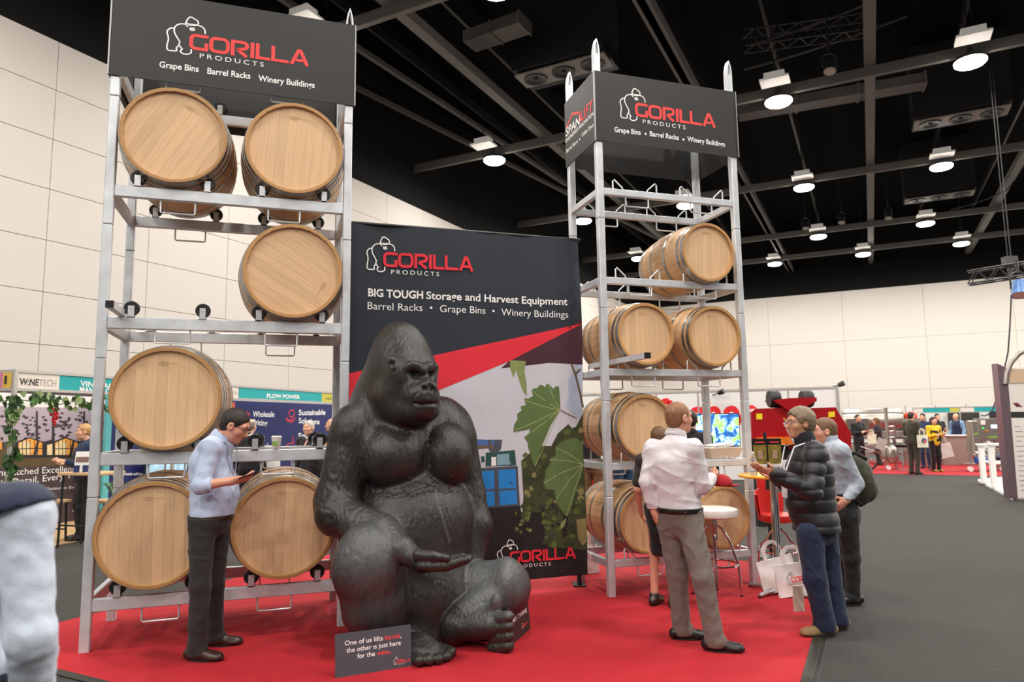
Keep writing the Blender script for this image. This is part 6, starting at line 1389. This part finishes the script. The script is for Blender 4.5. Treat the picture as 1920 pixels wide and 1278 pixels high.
c = BF.fn(1.3)(uB(1812), 0, 0); o = MB().box((c[0], c[1], 1.2), (1.3, .05, 1.5), HROT, .01).build('dark_display', mat('dark display board', '3d3733', .5)); tag(o, 'dark display board on the far booth wall behind the bald man', 'display board')
for px, lb in ((1880, 'dark picture board right of the control cabinet'),):
    c = far(px, 27); o = MB().box((c.x, c.y, 1.2), (.8, .06, 1.3), HROT, .01).build('picture_board', mat('dark picture board', '22242c', .5, var=.6, vscale=5)); tag(o, lb, 'display board')
# white plinth, white tables, tall curved sign at the right edge
pl = [gnd(*q_) for q_ in ((1833, 902), (1900, 938), (1990, 930), (1915, 893))]; o = MB().prism([(p_.x, p_.y) for p_ in pl], lambda u, v, t: (u, v, t), 0, .05).build('plinth', M_wpanel); tag(o, 'low white plinth under the tall sign at the right edge', 'plinth')
def white_table(px, py, label, h, w=.45):
    c = gnd(px, py, .05); r = empty('display_table', (c.x, c.y, .05), HA, label, 'table'); MB().box((0, 0, h-.02), (w*1.5, w, .04), None, .005).build('table_top', M_wpanel, r)
    for sx in (-1, 1): MB().box((sx*w*.55, 0, h/2-.02), (.1, w*.8, h-.04)).build('side_panel', M_wpanel, r); MB().lathe([(.09, 0), (.09, .02), (0, .03)], 12, (sx*w*.55, 0, 0)).build('foot', M_plast, r)
    MB().box((0, 0, h*.55), (w*1.0, w*.7, .03)).build('shelf', M_wpanel, r)
white_table(1868, 905, 'white display table left of the tall sign', Zt(1870, 830, gnd(1868, 905).y)-.05)
white_table(1884, 914, 'white display table tucked beside the tall sign edge', Zt(1884, 829, gnd(1884, 914).y)-.05, .35)
c = gnd(1898, 934, .05); Ys = c.y; o_ = Vector((c.x, Ys, 0)); r = empty('tall_sign', o_, 0, 'tall white sign with purple edge and curved top at the right edge', 'sign')
q = lambda x, y: (at(x, y, Ys).x-o_.x, at(x, y, Ys).z)
M_purp = mat('purple metallic edge', 'a08890', .3, .8); W2 = 1.1
bx0, bz0 = q(1912, 936); tx0, tz0 = q(1888, 690)
fr = lambda u, v, t: (u, t, v)
x0b, x0t = q(1908, 936)[0], q(1887, 685)[0]
MB().prism([(x0b, .06), (x0b+W2, .06), (x0t+W2, tz0), (x0t, tz0)], fr, 0, .12).build('board', mat('sign cream', 'e9e2da', .6), r)
e0, e1 = q(1893, 933)[0], q(1869, 681)
MB().prism([(e0, .05), (x0b, .06), (x0t, tz0), (e1[0], e1[1])], fr, -.01, .16).build('edge', M_purp, r)
# curved tubular head
arcp = [q(1884, 720), q(1886, 700), q(1894, 680), q(1908, 664), q(1924, 655), q(1950, 650)]
MB().tube([(a, -.02, b) for a, b in arcp], .05, 10).build('curved_frame', M_cask, r, True)
MB().prism([q(1892, 718), q(1990, 715), q(1990, 690), q(1892, 692)], fr, -.014, -.004).build('top_band', mat('beige band', 'd4b598', .6), r)
P = Print(lambda u, v, t: (u, -.002-t, v)); sl = (x0t-x0b)/(tz0-.06)
for k_ in range(2):
    a = q(1899+k_*5, 755); P.poly('purple', [(a[0], a[1]), (a[0]+.05, a[1]), (a[0]+.11, a[1]-.08), (a[0]+.06, a[1]-.08)])
a, b = q(1896, 783), q(1960, 771); P.poly('dark', [a, (b[0], a[1]), b, (a[0], b[1])])
for k_ in range(14):
    y = 800+k_*9.2; a = q(1902+k_*.9, y); P.poly('grey', [(a[0], a[1]), (a[0]+.12+.04*(k_ % 3), a[1]), (a[0]+.12+.04*(k_ % 3), a[1]+.014), (a[0], a[1]+.014)])
a = q(1915, 768.5); P.text('purple', 'M', q(1913, 763)[0], q(1913, 763)[1], .045, bold=.0)
P.build(r, {'purple': mat('purple print', '6d1f38', .6), 'dark': M_pdark, 'grey': mat('grey print', 'a09a94', .6), 'white': M_pw}, {'purple': 'purple_emblem', 'dark': 'black_band', 'grey': 'grey_text_lines', 'white': 'white_lettering'})
# ------------------------------------------------------------------ people further off
def standing(px, yfeet, face, s, label, **kw):
    g = gnd(px, yfeet); res = kw.pop('res', .014); ov = kw.pop('ov', {}); J = std_joints((g.x, g.y), face, s, **ov)
    if 'hf' in kw: J['hf'] = unit(*kw.pop('hf'))
    return person('person', label, J, res, **kw)
BENT = dict(elR=(.23, .02, 1.15), wrR=(.12, .25, 1.2), elL=(-.23, .02, 1.15), wrL=(-.12, .25, 1.2))
shoe = dict(col='1a1614')
standing(150, 1012, (-.75, -.65), .97, 'woman with blond hair and navy top at the far left booth', res=.011, hair=('bun', 'b98f5e'), top=dict(kind='shirt', col='1c2a4a', hem=.88, name='jumper'), bottom=dict(kind='trousers', col='121214'), shoes=shoe, fem=True, ov=BENT, seed=21)
standing(463, 985, (.15, 1), 1.0, 'man in dark suit with white collar standing behind the phone user', res=.012, hair=('ring', '7a6e66'), top=dict(kind='shirt', col='131315', hem=.82, name='jacket', collar='e8e6e4'), bottom=dict(kind='trousers', col='141416'), shoes=shoe, seed=22)
standing(577, 985, (-.35, -.95), .975, 'grey-haired man in dark suit behind the left rack', res=.011, hair=('short', 'b9b0a6'), top=dict(kind='shirt', col='17171a', hem=.82, name='jacket', open=True, collar='e4e2df'), bottom=dict(kind='trousers', col='17171a'), shoes=shoe, seed=23)
standing(622, 975, (-1, .1), 1.0, 'bald man half hidden behind the rack post beside the gorilla shoulder', res=.012, hair=None, top=dict(kind='shirt', col='1a1c22', hem=.85, name='jacket'), bottom=dict(kind='trousers', col='17171a'), shoes=shoe, seed=24)
standing(600, 1010, (-.6, .8), .8, 'woman with long fair hair in dark blazer behind the lower barrels', res=.012, hair=('long', '9c7448'), top=dict(kind='shirt', col='151517', hem=.85, name='blazer', collar='e8e6e4'), bottom=dict(kind='trousers', col='151517'), shoes=shoe, fem=True, seed=25)
standing(1306, 1040, (.2, .95), 1.0, 'man in black t-shirt facing the television', res=.011, hair=('short', '2a1f18'), top=dict(kind='shirt', col='1b1a1c', sleeve='short', hem=.9), bottom=dict(kind='trousers', col='1c1c20'), shoes=shoe, seed=26)
standing(1113, 985, (.3, .9), 1.0, 'man in dark top and brown trousers seen through the right rack', res=.013, hair=('short', '3a2a20'), top=dict(kind='shirt', col='17161a', hem=.9), bottom=dict(kind='trousers', col='7a5638'), shoes=shoe, seed=27)
standing(1172, 975, (-.3, .9), 1.0, 'person in blue jeans seen through the right rack', res=.013, hair=('short', '4a3626'), top=dict(kind='shirt', col='23304a', hem=.9), bottom=dict(kind='trousers', col='274564'), shoes=shoe, seed=28)
tot = []
standing(1614, 880, (.3, -.9), 1.0, 'man in black carrying a cream tote beside the white booth end', hair=('short', '2a1d16'), top=dict(kind='shirt', col='141418', hem=.85), bottom=dict(kind='trousers', col='15151a'), shoes=shoe, ov=BENT, seed=31)
standing(1650, 872, (-.7, .6), .93, 'woman with long brown hair behind the steel tank', hair=('long', '6a4426'), top=dict(kind='shirt', col='2a2428', sleeve='short', hem=.9), bottom=dict(kind='trousers', col='221f22'), shoes=shoe, fem=True, ov=BENT, seed=32)
standing(1716, 889, (.8, .3), 1.02, 'visitor in olive jacket with cream tote in the far aisle', hair=('short', '2c2119'), top=dict(kind='shirt', col='37331f', hem=.82, name='jacket'), bottom=dict(kind='trousers', col='3a3026'), shoes=shoe, ov=BENT, beard='2c2119', seed=33)
standing(1738, 878, (-.6, -.5), 1.0, 'dark-haired man in navy top behind the olive-jacketed visitor', hair=('short', '15120f'), top=dict(kind='shirt', col='1b2c4e', hem=.85), bottom=dict(kind='trousers', col='24344f'), shoes=shoe, ov=BENT, seed=34)
yj = standing(1757, 884, (.15, -.95), .93, 'woman in yellow spotted jacket with white lanyard, far right', hair=('long', '3a2a26'), top=dict(kind='shirt', col='e0bd22', hem=.82, name='jacket'), bottom=dict(kind='trousers', col='131214'), shoes=dict(col='a5813a'), fem=True, ov=BENT, lanyard=('f0f0f0', .05), seed=35)
g = gnd(1757, 884); f_ = unit(.15, -.95, 0); rgk = random.Random(6)
for k_ in range(16):
    a = rgk.uniform(-1.2, 1.2); z_ = rgk.uniform(.82, 1.32); d = V3(f_[0]*cos(a)-f_[1]*sin(a), f_[1]*cos(a)+f_[0]*sin(a), 0); lt = V3(f_[1], -f_[0], 0); off_ = lt*(d @ lt)*.168+f_*(d @ f_)*.142
    MB().ball((off_[0], off_[1], z_), (.035, .035, .04), 8, 5).build('spot', mat('black spot', '161412', .7), yj)
standing(1764, 868, (-.1, -.95), 1.0, 'man in black polo behind the woman in yellow', hair=('short', '2d251f'), top=dict(kind='shirt', col='1c1d24', sleeve='short', hem=.9), bottom=dict(kind='trousers', col='1a1a1e'), shoes=shoe, lanyard=('d8dce6', .0), ov=BENT, seed=36)
standing(1800, 866, (-.8, -.4), 1.0, 'bald man in navy vest over blue shirt by the filter unit', hair=None, top=dict(kind='shirt', col='7fa6cc', hem=.9, vest='1c2b48'), bottom=dict(kind='trousers', col='20242e'), shoes=shoe, seed=37)
p = gnd(1722, 889); bag((p.x+.05, p.y-.26, .78), .3, .36, .05, -.1, 0, 'cream tote bag with round badge on the olive-jacketed visitor', 'tote_bag', 'dcd3bd', False)
o = bpy.data.objects['tote_bag.001'] if 'tote_bag.001' in bpy.data.objects else None
if o:
    MB().lathe([(.07, 0), (.07, .004), (0, .004)], 18, (.02, -.045, .2), (0, 1, 0)).build('badge', mat('navy badge', '2f5a86', .5), o); MB().lathe([(.035, 0), (.035, .004), (0, .004)], 14, (.03, -.05, .18), (0, 1, 0)).build('badge_centre', M_pr, o)
p = gnd(1626, 880); bag((p.x+.1, p.y-.25, .82), .26, .3, .05, -.2, 0, 'cream tote bag on the man in black beside the booth end', 'tote_bag', 'dcd3bd', False)
p = gnd(1774, 882); bag((p.x, p.y-.12, .36), .42, .44, .06, -.1, 0, 'grey and white printed shopping bag held by the woman in yellow', 'shopping_bag', 'd2ccc6', False, True, -.2)
c = gnd(1626, 928); o = MB().ball((c.x, c.y, .035), (.14, .1, .035), 12, 6).build('cable_bundle', mat('silver foil', 'cfcac6', .3, .5, bump=.8, bscale=14)); tag(o, 'crumpled silver bag on the grey aisle carpet', 'bag')
